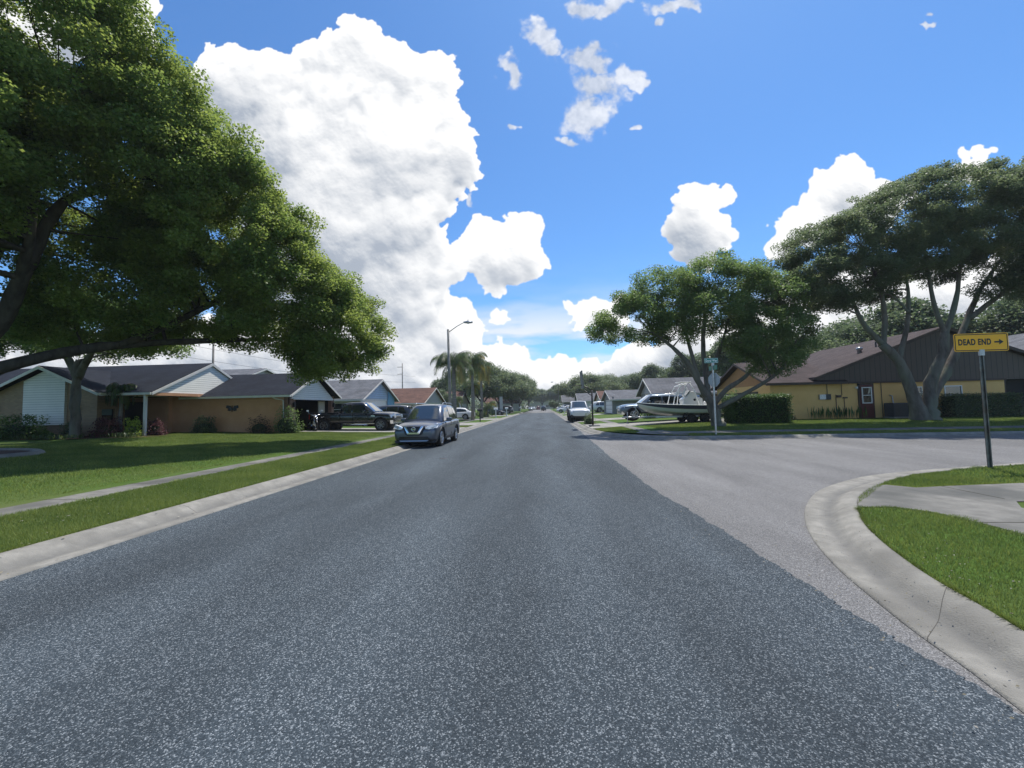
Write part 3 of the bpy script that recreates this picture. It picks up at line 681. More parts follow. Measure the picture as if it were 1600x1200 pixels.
blades('grass',90000,6.4,26,19.05,26,None,[rect(4,60,20.0,21.2)],.05,.006)
blades('grass',26000,2.85,6.4,19.2,26,FB+[(60,19.02),(60,240)],[rect(4.7,5.95,20,40),rect(6,60,20.0,21.2),[(4.2,20.3),(6.5,19.2),(6.6,21),(4.7,22)]],.05,.006)
# turf creeping over the edges of kerbs and walks
V=[];T=[]
def edge_turf(P,n,side,h=.05):
    L=[math.dist(P[i],P[i+1]) for i in range(len(P)-1)]; tot=sum(L)
    for i in range(len(P)-1):
        dx,dy=(P[i+1][0]-P[i][0])/L[i],(P[i+1][1]-P[i][1])/L[i]; nx,ny=-dy*side,dx*side
        for k in range(int(n*L[i])):
            t=random.random(); x=P[i][0]+(P[i+1][0]-P[i][0])*t-nx*random.uniform(-.01,.05); y=P[i][1]+(P[i+1][1]-P[i][1])*t-ny*random.uniform(-.01,.05)
            rag=.6+.9*max(0,math.sin(x*5+y*3.3)*math.sin(y*7+x)); l=random.uniform(.01,.055)*rag; z=gz(x,y)-.004; H=h*random.uniform(.4,1.1)*rag; w=.003*(1+.1*abs(y)); j=random.gauss(0,.02)
            V.append([(x-dx*w,y-dy*w,z),(x+dx*w,y+dy*w,z),(x+nx*l+dx*j,y+ny*l+dy*j,z+H)]); T.append(random.random()*1.2)
edge_turf([p for p in NB if 1.5<p[1]<6],700,1); edge_turf([(6.0,7.95),(6.81,8.5),(8.3,9.15),(11.1,10.05)],500,1)
edge_turf([(-5.76,3),(-5.76,25)],330,-1); edge_turf([(-7.82,4),(-7.82,25)],260,1); edge_turf([(-8.86,4),(-8.86,25)],260,-1)
edge_turf([(4.88,1.5),(4.88,5.2),(4.8,5.72),(4.55,6.03),(4.15,6.03)],500,-1); edge_turf([(5.64,7.58),(5.9,7.33),(6.5,7.45),(7.75,7.65),(14,7.7)],400,-1)
quads_mesh('grass',np.array(V),'grass',None,np.array(T),'stuff',3)
# fallen leaves and loose chips near the kerbs
V=[];T=[]
for k in range(1300):
    if k%3==0: x=random.uniform(-7.8,-5.2); y=random.uniform(3,18)
    elif k%3==1:
        i=random.randrange(1,len(NO)-2); t=random.random(); f=random.uniform(-.5,2.2); x=(NO[i][0]*(1-t)+NO[i+1][0]*t)*(1-f)+(NB[i][0]*(1-t)+NB[i+1][0]*t)*f; y=(NO[i][1]*(1-t)+NO[i+1][1]*t)*(1-f)+(NB[i][1]*(1-t)+NB[i+1][1]*t)*f
    else: x=random.gauss(2.15,.22); y=random.uniform(1.5,14)
    z=.135 if (x<-5.76 or (x>3.0 and y<6) ) else (.02 if (x<2.2 and x>-5.1) or k%3==2 else .10)
    if k%3==0 and x>-5.76: z=.135 if x<-5.6 else .03
    a=random.uniform(0,6.28); l=random.uniform(.005,.012) if k%3 else random.uniform(.012,.028); c,s_=math.cos(a)*l,math.sin(a)*l
    V.append([(x-c,y-s_,z),(x-s_*.4,y+c*.4,z+.006),(x+c,y+s_,z+.003),(x+s_*.4,y-c*.4,z)]); T.append(random.random())
quads_mesh('fallen_leaves',np.array(V),'litter',None,np.array(T),'stuff')
# ---------------- houses -------------------------------------------------
def wallrect(mb,ax,c,a0,a1,z0,z1,holes=(),t=.15):
    """solid wall in plane ax=c (thickness t), along the other axis a0..a1, with rectangular holes (h0,h1,zb,zt)"""
    A=sorted({a0,a1,*[h[0] for h in holes],*[h[1] for h in holes]}); Z=sorted({z0,z1,*[h[2] for h in holes],*[h[3] for h in holes]})
    for i in range(len(A)-1):
        for j in range(len(Z)-1):
            ca,cz=(A[i]+A[i+1])/2,(Z[j]+Z[j+1])/2
            if any(h[0]<ca<h[1] and h[2]<cz<h[3] for h in holes): continue
            if ax=='y': mb.box(A[i],A[i+1],c,c+t,Z[j],Z[j+1])
            else: mb.box(c-t,c,A[i],A[i+1],Z[j],Z[j+1]) if t>0 else mb.box(c,c-t,A[i],A[i+1],Z[j],Z[j+1])
    return mb
def gable_roof(h,ax,a0,a1,b0,b1,ze,zr,mat,oh=.35,th=.12,br=None,trim='trim',soff=True):
    """ridge runs along ax from a0 to a1; b0,b1 are the wall lines; the slab overhangs by oh"""
    br=(b0+b1)/2 if br is None else br
    s0=(zr-ze)/(br-b0); s1=(zr-ze)/(b1-br)
    e0,e1=b0-oh,b1+oh; z0,z1=ze-oh*s0,ze-oh*s1
    sec=[(e0,z0),(br,zr),(e1,z1),(e1,z1+th),(br,zr+th*1.15),(e0,z0+th)]
    mb=MB(); mb.prism(sec,ax,a0,a1); r=mb.build('roof',mat,h)
    t=MB()
    for a,d in ((a0,-.03),(a1,.03)):
        t.prism([(e0,z0-.05),(br,zr-.05),(br,zr+th*.95),(e0,z0+th*.8)],ax,min(a,a+d),max(a,a+d))
        t.prism([(e1,z1-.05),(br,zr-.05),(br,zr+th*.95),(e1,z1+th*.8)],ax,min(a,a+d),max(a,a+d))
    def gut(e,z,s):
        if ax=='x': t.box(a0,a1,min(e,e+s*.1),max(e,e+s*.1),z-.03,z+.10)
        else: t.box(min(e,e+s*.1),max(e,e+s*.1),a0,a1,z-.03,z+.10)
    gut(e0,z0,-1); gut(e1,z1,1)
    t.build('fascia',trim,r)
    return r
def gable_end(h,ax,c,b0,b1,ze,zr,mat,t=.12,br=None,name='gable_siding'):
    br=(b0+b1)/2 if br is None else br
    mb=MB(); mb.prism([(b0,ze),(b1,ze),(br,zr)],ax,c-t if t>0 else c,c if t>0 else c-t); return mb.build(name,mat,h)
def window(h,ax,c,a0,a1,z0,z1,side=-1,frame='trim',glass='pane',mull=True,blind=False):
    """side: sign of the outward normal"""
    f=MB();w=.055;d=.05
    def B(mb,p0,p1,q0,q1,t0,t1):
        lo,hi=sorted((c+side*t0,c+side*t1))
        mb.box(p0,p1,lo,hi,q0,q1) if ax=='y' else mb.box(lo,hi,p0,p1,q0,q1)
    B(f,a0,a1,z0,z0+w,-.02,d);B(f,a0,a1,z1-w,z1,-.02,d);B(f,a0,a0+w,z0+w,z1-w,-.02,d);B(f,a1-w,a1,z0+w,z1-w,-.02,d)
    if mull: B(f,a0+w,a1-w,(z0+z1)/2-.02,(z0+z1)/2+.02,-.015,d-.01)
    fo=f.build('window',frame,h)
    g=MB();B(g,a0+w,a1-w,z0+w,z1-w,.004,.012);g.build('pane',glass,fo)
    if blind:
        g=MB();B(g,a0+w,a1-w,(z0+z1)/2+.03,z1-w,.013,.018);g.build('blind','blind',fo)
    return fo
# left house: brick gable block, porch, stucco wing and open garage
h=thing('house','low house with black shingle roof, tan brick front and open garage behind the black pickup','house',(-20,25,.25))
m=MB(); wallrect(m,'y',24.6,-22.1,-15.5,.0,2.62,[],.15)
m.build('stucco_wall','salmon',h)
m=MB(); wallrect(m,'y',24.6,-29,-22.1,.0,2.62,[],.15); m.box(-23.28,-23.02,24.35,24.6,.1,2.62); m.build('porch_wall','salmon',h)
m=MB(); wallrect(m,'x',-15.5,24.58,30.22,0,2.6,[(25.35,29.85,0,2.35)],.25); m.build('garage_front','redbrick',h)
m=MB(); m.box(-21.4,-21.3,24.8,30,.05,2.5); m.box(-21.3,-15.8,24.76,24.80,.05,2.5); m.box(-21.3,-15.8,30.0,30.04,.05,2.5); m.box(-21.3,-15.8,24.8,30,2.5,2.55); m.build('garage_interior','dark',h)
gable_roof(h,'x',-22.2,-15.1,24.6,30.2,2.64,4.02,'roofdark',.35,br=27.4)
gable_end(h,'x',-15.42,24.75,30.05,2.35,3.92,'white_siding',.1,br=27.4)
m=MB(); m.box(-15.42,-15.40,25.0,29.9,2.30,2.38); m.build('header_trim','trim',h)
gable_roof(h,'x',-38,-20.9,21.35,29.1,2.78,4.6,'roofdark',.28,br=25.2)
gable_end(h,'x',-20.95,21.25,29.1,2.75,4.55,'white_siding',.1,br=25.2)
m=MB(); m.box(-20.96,-20.9,21.1,24.6,2.58,2.74); m.box(-24.4,-20.9,21.12,21.2,2.6,2.74); m.build('porch_beam','salmon',h)
m=MB(); m.box(-24.5,-21,21.2,24.6,2.66,2.70); m.build('porch_ceiling','trim',h)
m=MB(); m.box(-21.42,-21.3,21.12,21.24,.3,2.6); m.build('porch_post','trim',h)
# brick block
m=MB(); wallrect(m,'y',20.9,-30.6,-23.85,.2,2.78,[],.2); wallrect(m,'x',-23.85,21.1,22.0,.2,2.73,[(21.15,21.85,.9,1.9)],.22)
for q in (-1,1): m.prism([(21.5+q*.35,2.25),(21.5+q*.35,1.9)]+[(21.5+q*.35*math.cos(math.pi*k/12),1.9+.33*math.sin(math.pi*k/12)) for k in range(1,6)]+[(21.5,2.23),(21.5,2.25)],'x',-24.05,-23.87)
m.build('brick_wall','brick',h)
gable_end(h,'y',21.03,-30.6,-23.8,2.78,4.02,'brick',.13,br=-26.85,name='brick_gable')
gable_roof(h,'y',20.5,25.4,-30.0,-23.75,2.82,4.16,'roofdark',.38,br=-26.85)
m=MB(); m.prism([(-28.05,1.1),(-25.6,1.1),(-25.6,3.48),(-26.85,4.02),(-28.05,3.5)],'y',20.77,20.9); m.build('siding_panel','white_siding',h)
window(h,'x',-23.99,21.15,21.85,.9,2.2,1,'black','pane',True,True)
m=MB(); m.box(-26.05,-24.9,24.5,24.6,.3,2.35); d=m.build('door','dark',h); MB().cb((-25.05,24.46,1.25),(.05,.08,.14)).build('handle','chrome',d)
for y,n in ((25.1,0),(30.02,0)):
    m=MB(); m.cb((-15.42,y,1.95),(.14,.12,.26)); m.lathe([(.09,0),(.02,.09)],(-15.42,y,2.08)); m.build('wall_lantern','black',h)
for x in (-29.7,-24.95):
    m=MB(); m.cb((x,20.82,2.0),(.16,.14,.30)); m.lathe([(.13,0),(.02,.13)],(x,20.82,2.15)); m.tube([(x,20.86,1.75),(x,20.80,1.70),(x,20.80,1.85)],.02); m.build('wall_lantern','black',h)
m=MB(); m.tube([(-16.35,24.2,2.50),(-16.1,24.3,2.35),(-15.75,24.5,2.25),(-15.72,24.52,.3)],.04,6); m.build('downspout','trim',h)
m=MB(); m.box(-23.7,-22.9,20.9,21.05,2.66,2.8); m.build('gutter_end','trim',h)
w=thing('wall_ornament','black metal butterfly ornament hung on the salmon wall','wall ornament',(-19.05,24.55,1.85))
m=MB()
for s in (-1,1):
    m.prism([(-19.05,1.8),(-19.05+s*.12,1.98),(-19.05+s*.36,2.02),(-19.05+s*.40,1.86),(-19.05+s*.24,1.80),(-19.05+s*.30,1.70),(-19.05+s*.14,1.66),(-19.05+s*.02,1.74)],'y',24.55,24.575)
m.build('wing','black',w); MB().tube([(-19.05,24.55,1.62),(-19.05,24.55,2.0)],.02).build('body','black',w)
# things in the open garage
t=thing('storage_shelf','wooden storage shelf full of boxes inside the open garage','shelf',(-20.6,28,.27))
m=MB()
for z in (.5,1.1,1.7): m.box(-21.0,-20.4,26.2,29.6,z,z+.04)
for y in (26.2,27.9,29.56): m.box(-20.44,-20.40,y,y+.05,.27,1.9)
m.build('rack','wood',t)
for k in range(14):
    y=26.4+.22*k; z=[.54,1.14,1.74][k%3]; MB().box(-20.95,-20.5,y,y+.19,z,z+random.uniform(.2,.4)).build('box',['redbrick','cream','purple'][k%3],t)
m=MB(); m.box(-16.0,-15.95,28.9,29.75,.27,2.25); m.build('curtain','cream',tag(thing('tarp','pale tarp hanging beside the open garage doorway','tarp',(-15.97,29.3,.27)),None))
def simple_house(label,x0,x1,y0,y1,br,ze,zr,z0,side,wall,gable,roof,garage=True,front=None,door='white',oh=.4):
    """side=+1: gable faces +X at x1 (left of the road); -1: faces -X at x0"""
    h=thing('house',label,'house',((x0+x1)/2,(y0+y1)/2,z0)); gx=x1 if side>0 else x0
    m=MB(); gy0,gy1=y0+.7,y1-.7
    holes=[(gy0,gy1-.6,z0-.1,z0+2.15)] if garage else []
    wallrect(m,'x',gx if side>0 else gx+.15,y0,y1,z0-.2,ze,holes,.15)
    wallrect(m,'y',y0,x0+(.15 if side<0 else 0),x1-(.15 if side>0 else 0),z0-.2,ze,[],.15)
    wallrect(m,'y',y1-.15,x0+(.15 if side<0 else 0),x1-(.15 if side>0 else 0),z0-.2,ze,[],.15)
    m.build('wall',wall,h)
    if garage:
        m=MB(); c=gx-side*.08; m.box(min(c,c-side*.05),max(c,c-side*.05),gy0,gy1-.6,z0,z0+2.15); g=m.build('garage_door',door,h)
        m=MB()
        for k in range(1,4): zz=z0+2.15*k/4; m.box(min(c,c+side*.006),max(c,c+side*.006),gy0,gy1-.6,zz-.015,zz+.015)
        m.build('panel_groove','dark',g)
    gable_roof(h,'x',x0-(oh if side<0 else 0),x1+(oh if side>0 else 0),y0,y1,ze,zr,roof,oh,br=br)
    gable_end(h,'x',gx+(side*.03 if side>0 else .09),y0,y1,ze,zr-.05,gable,.12,br=br)
    return h
hb=simple_house('pale blue house with gray shingle roof behind the black pickup',-24,-15.5,34.8,42.8,38.8,2.55,4.3,.25,1,'whitest','blue_siding','roofgray')
m=MB(); m.box(-15.48,-15.42,40.9,42.7,.3,2.6); m.prism([(40.9,2.6),(42.7,2.6),(40.9,3.35)],'x',-15.40,-15.36); m.build('blue_corner',base_mat('mid_blue_paint',(.16,.38,.58),.6),hb)
window(hb,'y',34.8,-18.5,-17,1.1,2.2); window(hb,'y',34.8,-22.5,-21,1.1,2.2)
hc=simple_house('cream house with brown shingle roof beside the blue house',-26,-15.5,53,64.5,58.8,2.35,4.4,.25,1,'cream','gray_siding','roofbrown')
window(hc,'y',53,-19,-17.4,1,2.1); window(hc,'y',53,-23.5,-22,1,2.1)
hd=simple_house('house with dark brown roof behind the palm trees',-26,-15.2,74,84,79,2.6,4.6,.25,1,'cream','cream','roofbrown')
he=simple_house('gray roofed house peeking over the black garage roof',-42,-33.0,44,52,47.5,5.4,6.6,.3,1,'gray_siding','gray_siding','roofgray',False)
hA=simple_house('small gray house with low gray roof and white garage door',8.8,22,55,63,59,2.25,3.45,.45,-1,'grayst','grayst','roofgray')
hB=simple_house('gray house with steep gray gable behind the boat',9.5,22,36.9,42.2,39.5,2.5,3.78,.45,-1,'grayst','gray_siding','roofgray')
window(hA,'y',55,14,15.5,1.1,2.1)
hC=simple_house('brown roofed house with tan gable beyond the white pickup',9.6,22,71,79,75,2.5,3.9,.45,-1,'cream','cream','roofbrown')
hC2=simple_house('pale gray house far down the right side of the street',7.6,18,92,101,96.5,2.6,4.2,.45,-1,'whitest','whitest','roofgray')
hD=simple_house('low blue gray roofed house near the far end of the street',5.5,20,120,131,125,2.7,4.6,.2,-1,'grayst','grayst','roofgray')
hE=simple_house('cream gabled house facing the far end of the street',-22,-9,150,160,155,2.8,5.2,.2,1,'cream','cream','roofbrown')
hF=thing('house','small cream house closing the view where the street ends','house',(-1.5,262,0))
m=MB(); m.box(-8,6,258,266,-.1,3.0); m.build('wall','cream',hF); gable_roof(hF,'y',257,267,-8,6,3.0,6.0,'roofbrown',.5); gable_end(hF,'y',258.05,-8,6,3.0,5.9,'cream',.1)
window(hF,'y',258,-5,-3,1,2.4);window(hF,'y',258,1,3,1,2.4)
# yellow corner house
hy=thing('house','yellow stucco corner house with maroon roof, brown gable and red side door','house',(22,32,.45))
m=MB(); wallrect(m,'y',27.5,14.1,27.6,.2,2.62,[],.2); wallrect(m,'x',14.3,27.7,35.4,.2,2.62,[(29.2,33.8,.2,2.05)],.2); wallrect(m,'y',35.4,14.1,31,.2,2.62,[],.2); m.box(27.4,27.6,27.7,35,.2,2.62); m.build('wall','yellow',hy)
gable_end(hy,'x',14.22,27.5,35.6,2.62,4.1,'orange',.12,br=31.5)
m=MB(); m.box(14.28,14.32,29.2,33.8,.4,2.05); m.build('garage_door','purple',hy)
m=MB(); m.box(14.02,14.10,29.0,34.0,2.05,2.22); m.build('garage_header','browntrim',hy)
gable_roof(hy,'x',13.75,18.5,27.5,35.6,2.72,4.25,'roofmaroon',.38,br=31.5,trim='browntrim')
gable_roof(hy,'y',27.15,39,16.9,31.6,2.95,5.75,'roofmaroon',.25,br=24.25,trim='browntrim',th=.14)
m=MB(); m.prism([(16.9,2.62),(31.6,2.62),(31.6,2.9),(24.25,5.66),(16.9,2.9)],'y',27.42,27.5); m.build('gable_siding','brown_board',hy)
m=MB(); m.box(14.0,27.6,27.36,27.42,2.56,2.66); m.build('trim_band','browntrim',hy)
m=MB(); m.box(19.32,20.06,27.40,27.5,.42,2.46); dr=m.build('door','maroon',hy)
window(dr,'y',27.40,19.40,19.98,1.32,2.32,-1,'white')
m=MB(); m.box(19.24,19.32,27.42,27.5,.4,2.52);m.box(20.06,20.14,27.42,27.5,.4,2.52);m.box(19.24,20.14,27.42,27.5,2.46,2.55); m.build('door_frame','browntrim',hy)
m=MB(); m.cb((19.14,27.42,2.3),(.09,.14,.12)); m.build('wall_lamp','white',hy)
window(hy,'y',27.5,22.05,22.95,1.55,2.28,-1,'white'); window(hy,'y',27.5,24.2,25.2,1.15,2.3,-1,'white')
m=MB(); m.lathe([(0,.34),(.16,.3),(.2,.16),(.13,.12),(.13,-.3)],(21.0,29.6,4.72)); m.build('roof_vent','steel',hy)
m=MB(); m.lathe([(0,.3),(.05,.3),(.05,-.3)],(21.9,29.4,5.05)); m.build('vent_pipe','black',hy)
m=MB(); m.box(16.95,17.32,27.38,27.5,1.62,1.92); b=m.build('meter_box','steel',hy); MB().box(17.33,17.6,27.36,27.5,1.60,1.94).build('meter_cover','acgrey',b)
MB().box(18.0,18.25,27.42,27.5,1.72,1.86).build('junction_box','browntrim',hy); MB().box(18.35,18.6,27.42,27.5,1.66,1.74).build('junction_box','browntrim',hy)
for x,a,b_ in ((17.45,1.92,2.6),(17.95,.5,1.9),(18.42,.6,1.68),(20.6,.5,2.75),(18.3,1.86,2.6)): MB().tube([(x,27.46,a),(x,27.46,b_)],.018,6).build('conduit','browntrim',hy)
# screened porch under the right end
m=MB()
for x in (27.7,28.9,30.1,31.3): m.box(x,x+.08,27.6,27.68,.3,2.62)
m.box(27.7,31.4,27.6,27.68,.35,.85); m.box(27.7,31.4,27.6,27.68,1.5,1.56); m.build('porch_screen_frame','browntrim',hy)
MB().box(27.7,31.4,27.72,27.74,.85,2.62).build('porch_screen','dark',hy)
MB().box(27.6,31.4,27.55,27.8,.1,.42).build('porch_sill','whitest',hy)
hn=thing('house','white eaved house corner beyond the yellow house at the right edge','house',(40,33,.4))
m=MB(); m.box(33.2,46,31,41,.2,4.0); m.build('wall','whitest',hn); gable_roof(hn,'y',30.3,42,33.2,46,4.0,6.6,'roofgray',.6,br=39.6)
def plain_thing(mb,name,mat,label,cat,parent=None,bevel=0,group=None):
    o=mb.build(name,mat,parent,bevel); return tag(o,label,cat,group)
a=thing('air_conditioner','dark gray air conditioner unit beside the red door','air conditioner',(21.2,26.9,.45))
m=MB(); m.box(20.55,21.85,26.55,27.3,.5,1.32); m.build('cabinet','acgrey',a,.03)
m=MB(); m.box(20.5,21.9,26.5,27.35,.42,.5); m.build('pad','concrete',a)
m=MB()
for k in range(14): z=.56+.052*k; m.box(20.58,21.82,26.535,26.55,z,z+.02)
m.build('grille','black',a)
m=MB(); m.tube([(21.2,27.3,1.1),(21.2,27.42,1.3),(21.2,27.46,1.75),(21.05,27.46,1.8)],.03,6); m.build('pipe','steel',a)
# ---------------- vehicles ----------------------------------------------
def lerp_st(st,x):
    for a,b in zip(st,st[1:]):
        if a[0]<=x<=b[0]:
            t=(x-a[0])/(b[0]-a[0]+1e-9); return [p*(1-t)+q*t for p,q in zip(a,b)]
    return list(st[0] if x<st[0][0] else st[-1])
def loft(rings,closed_caps=True):
    mb=MB(); n=len(rings[0]); vs=[p for r in rings for p in r]
    fs=[(i*n+k,i*n+(k+1)%n,(i+1)*n+(k+1)%n,(i+1)*n+k) for i in range(len(rings)-1) for k in range(n)]
    if closed_caps: fs+=[tuple(range(n))[::-1],tuple((len(rings)-1)*n+k for k in range(n))]
    mb.add(vs,fs,True); return mb
def bake(o,mods):
    """apply modifiers now so that nothing helper-like stays in the scene"""
    dg=bpy.context.evaluated_depsgraph_get(); me=bpy.data.meshes.new_from_object(o.evaluated_get(dg)); old=o.data; o.modifiers.clear(); o.data=me; bpy.data.meshes.remove(old)
def wheel(parent,x,y,r,w,side,tyre_h=.28,rimmat='alloy',spokes=5,name='wheel'):
    m=MB(); ri=r*(1-tyre_h); h=w/2
    m.lathe([(ri,-h*.8),(r*.94,-h),(r*.985,-h*.8),(r,-h*.4),(r,h*.4),(r*.985,h*.8),(r*.94,h),(ri,h*.8),(ri,-h*.8)],(x,y,r),'y',28)
    t=m.build(name,'rubber',parent)
    f=y+side*h*.62
    m=MB(); m.lathe([(0.001,0),(ri*.99,0)],(x,f-side*h*.5,r),'y',20); m.build('brake_disc','blackplastic',t)
    m=MB(); m.lathe([(ri,-h*.7*side),(ri*.98,h*.32*side),(ri*.9,h*.3*side),(ri*.86,0)],(x,f,r),'y',28)
    m.lathe([(.001,h*.18*side),(ri*.2,h*.16*side),(ri*.24,0)],(x,f,r),'y',12)
    for k in range(spokes):
        a=2*math.pi*k/spokes+.3
        for da in (-.16,.16):
            c,s=math.cos(a+da*.5),math.sin(a+da*.5); c2,s2=math.cos(a+da),math.sin(a+da)
            px,pz=-s,c; q=ri*.06
            p0=(x+c*ri*.12,r+s*ri*.12); p1=(x+c2*ri*.93,r+s2*ri*.93)
            m.add([(p0[0]-px*q,f+side*h*.16,p0[1]-pz*q),(p0[0]+px*q,f+side*h*.16,p0[1]+pz*q),(p1[0]+px*q,f+side*h*.26,p1[1]+pz*q),(p1[0]-px*q,f+side*h*.26,p1[1]-pz*q),
                   (p0[0]-px*q,f-side*.02,p0[1]-pz*q),(p0[0]+px*q,f-side*.02,p0[1]+pz*q),(p1[0]+px*q,f-side*.02,p1[1]+pz*q),(p1[0]-px*q,f-side*.02,p1[1]-pz*q)],[(0,1,2,3),(0,4,5,1),(1,5,6,2),(2,6,7,3),(3,7,4,0)])
    m.build('rim',rimmat,t)
    return t
def car(name,label,cat,loc,rz,S,mat,group=None,detail=True,clad='blackplastic',wins=None,rim='alloy',glass='carglass'):
    o=thing(name,label,cat,loc,rz,group,local=True)
    st,cs,wr,ax=S['body'],S['cabin'],S['wr'],S['axles']
    rings=[]
    xs=[s[0] for s in st]
    for s in st:
        x,hw,zb,zs,zt=s
        half=[(0,zb),(hw*.80,zb),(hw*.955,zb+.07),(hw*.99,zb+(zs-zb)*.35),(hw,zb+(zs-zb)*.62),(hw*.985,zs-.07),(hw*.94,zs),(hw*.80,zs+(zt-zs)*.55),(hw*.45,zt),(0,zt+.012)]
        rings.append([(x,y,z) for y,z in half]+[(x,-y,z) for y,z in half[-2:0:-1]])
    b=loft(rings).build('body',mat,o)
    sub=b.modifiers.new('s','SUBSURF'); sub.levels=2; sub.render_levels=2
    bake(b,None)
    cut=MB()
    for a in ax: cut.lathe([(.001,-1.3),(wr+.075,-1.3),(wr+.075,1.3),(.001,1.3)],(a,0,wr+.01),'y',28)
    c=cut.build('cutter','dark',o); c.parent=None
    c.matrix_world=Matrix.Identity(4); w0=b.matrix_local.copy(); b.parent=None; b.matrix_world=Matrix.Identity(4)
    bo=b.modifiers.new('b','BOOLEAN'); bo.object=c; bo.operation='DIFFERENCE'; bo.solver='EXACT'
    bpy.context.view_layer.update(); bake(b,None)
    cm=c.data; bpy.data.objects.remove(c); bpy.data.meshes.remove(cm); b.parent=o; b.matrix_local=Matrix.Identity(4)
    # inner well fill so that one never looks through the car
    m=MB(); x0,x1=xs[0]+.25,xs[-1]-.3
    m.box(x0,x1,-S['W']/2+.30,S['W']/2-.30,S['zb']+.05,S['zb']+.35)
    for a in ax: m.lathe([(.001,-.38),(wr+.07,-.38),(wr+.07,.38),(.001,.38)],(a,0,wr+.02),'y',16)
    m.build('underbody','dark',o)
    # cabin
    rings=[]
    for (x,wb,zb,wt,zt) in cs:
        half=[(wb*.98,zb-.06),(wb,zb),(wb+(wt-wb)*.5+.012,zb+(zt-.05-zb)*.5),(wt,zt-.05) if zt-zb>.08 else (wt,zt-.01),(wt-.07,zt-.008),(wt*.5,zt+.012),(0,zt+.018)]
        rings.append([(x,y,z) for y,z in half]+[(x,-y,z) for y,z in half[-2::-1]])
    mb=loft(rings); cab=mb.build('cabin',mat,o)
    def side_pt(x,t,s,off=.014):
        _,wb,zb,wt,zt=lerp_st(cs,x); z=zb+(zt-.05-zb)*t; y=wb+(wt-wb)*t+.012*(1-abs(2*t-1))
        return (x,s*(y+off),z)
    for (xa,xb,ta,tb,sh0,sh1) in (wins or S['wins']):
        for s in (-1,1):
            m=MB(); n=8; vs=[]
            for i in range(n+1):
                u=i/n
                for j in (0,1,2,3,4):
                    t=ta+(tb-ta)*j/4; x=xa+(xb-xa)*u; x+= sh0*(t-ta)*(1-u)+sh1*(t-ta)*u
                    vs.append(side_pt(x,t,s))
            m.add(vs,[(i*5+j,(i+1)*5+j,(i+1)*5+j+1,i*5+j+1) for i in range(n) for j in range(4)],True)
            m.build('side_window',glass,o)
    def glasspanel(xa,xb,nm,wf=.93):
        vs=[];n=6
        for i in range(n+1):
            x=xa+(xb-xa)*i/n; _,wb,zb,wt,zt=lerp_st(cs,x)
            for j in range(9):
                f=-1+2*j/8; y=f*(wt-.05)*wf; z=zt+.016-.03*abs(f)**3
                vs.append((x,y,z+.012))
        MB().add(vs,[(i*9+j,(i+1)*9+j,(i+1)*9+j+1,i*9+j+1) for i in range(n) for j in range(8)],True).build(nm,glass,o)
    glasspanel(*S['ws'],'windshield'); glasspanel(*S['rs'],'rear_window')
    for a in ax:
        for s in (-1,1): wheel(o,a,s*(S['W']/2-S.get('ww',.22)/2-.015),wr,S.get('ww',.22),s,S.get('th',.3),rim,S.get('spokes',5))
    if clad:
        for s in (-1,1):
            for a in ax:
                pts=[(a+(wr+.085)*math.cos(q),s*(S['W']/2-.01),wr+.01+(wr+.085)*math.sin(q)) for q in [math.pi*k/12*1.06-.1 for k in range(13)]]
                MB().tube(pts,.028,6).build('arch_trim',clad,o)
            m=MB(); m.box(ax[0]+wr+.1 if ax[0]<ax[1] else ax[1]+wr+.1,(ax[1] if ax[0]<ax[1] else ax[0])-wr-.1,s*(S['W']/2-.06)-.03,s*(S['W']/2-.06)+.035,S['zb']-.01,S['zb']+.13); m.build('side_sill',clad,o,.02)
    # mirrors, handles
    mx,mz=S['mirror']
    for s in (-1,1):
        m=MB(); m.cb((mx,s*(S['W']/2+.09),mz),(.13,.24,.16)); q=m.build('mirror',mat if detail else 'blackplastic',o,.05)
        MB().cb((mx-.066,s*(S['W']/2+.09),mz),(.01,.19,.12)).build('mirror_glass','chrome',q)
        for hx,hz in S['handles']:
            MB().cb((hx,s*(S['W']/2+.0),hz),(.2,.03,.035)).build('door_handle',S.get('hm',mat),o,.01)
        for dx in S['doors']:
            y=s*(S['W']/2*1.0); m=MB(); m.box(dx-.006,dx+.006,y-.04,y+.002,S['zb']+.15,S['belt']); m.build('door_gap','black',o)
    return o
SUV=dict(W=1.84,zb=.26,wr=.355,axles=(-1.285,1.42),belt=.96,ww=.23,mirror=(.62,1.08),handles=((-.25,.86),(-1.05,.88)),doors=(.78,-.22,-1.0),
 body=[(-2.36,.70,.42,.80,.88),(-2.33,.84,.30,.96,1.02),(-2.1,.92,.24,1.02,1.08),(-1.285,.935,.24,1.02,1.07),(-.4,.93,.24,1.0,1.05),(.6,.93,.24,.98,1.05),(1.15,.93,.24,.96,1.06),(1.6,.925,.24,.92,1.03),(1.95,.90,.24,.87,.97),(2.2,.86,.25,.80,.89),(2.33,.78,.28,.74,.80),(2.39,.66,.36,.64,.68)],
 cabin=[(-2.33,.74,1.0,.68,1.02),(-2.05,.79,1.0,.63,1.58),(-1.9,.80,1.0,.635,1.66),(-1.2,.83,1.0,.65,1.73),(-.3,.84,.99,.66,1.74),(.2,.84,.98,.65,1.71),(.42,.84,.98,.64,1.66),(1.22,.84,.99,.78,1.06)],
 wins=[(-1.9,-1.25,.12,.88,.35,0),(-1.18,-.3,.10,.88,0,0),(-.22,.88,.10,.88,0,-.58)],ws=(.40,1.17),rs=(-2.28,-2.02))
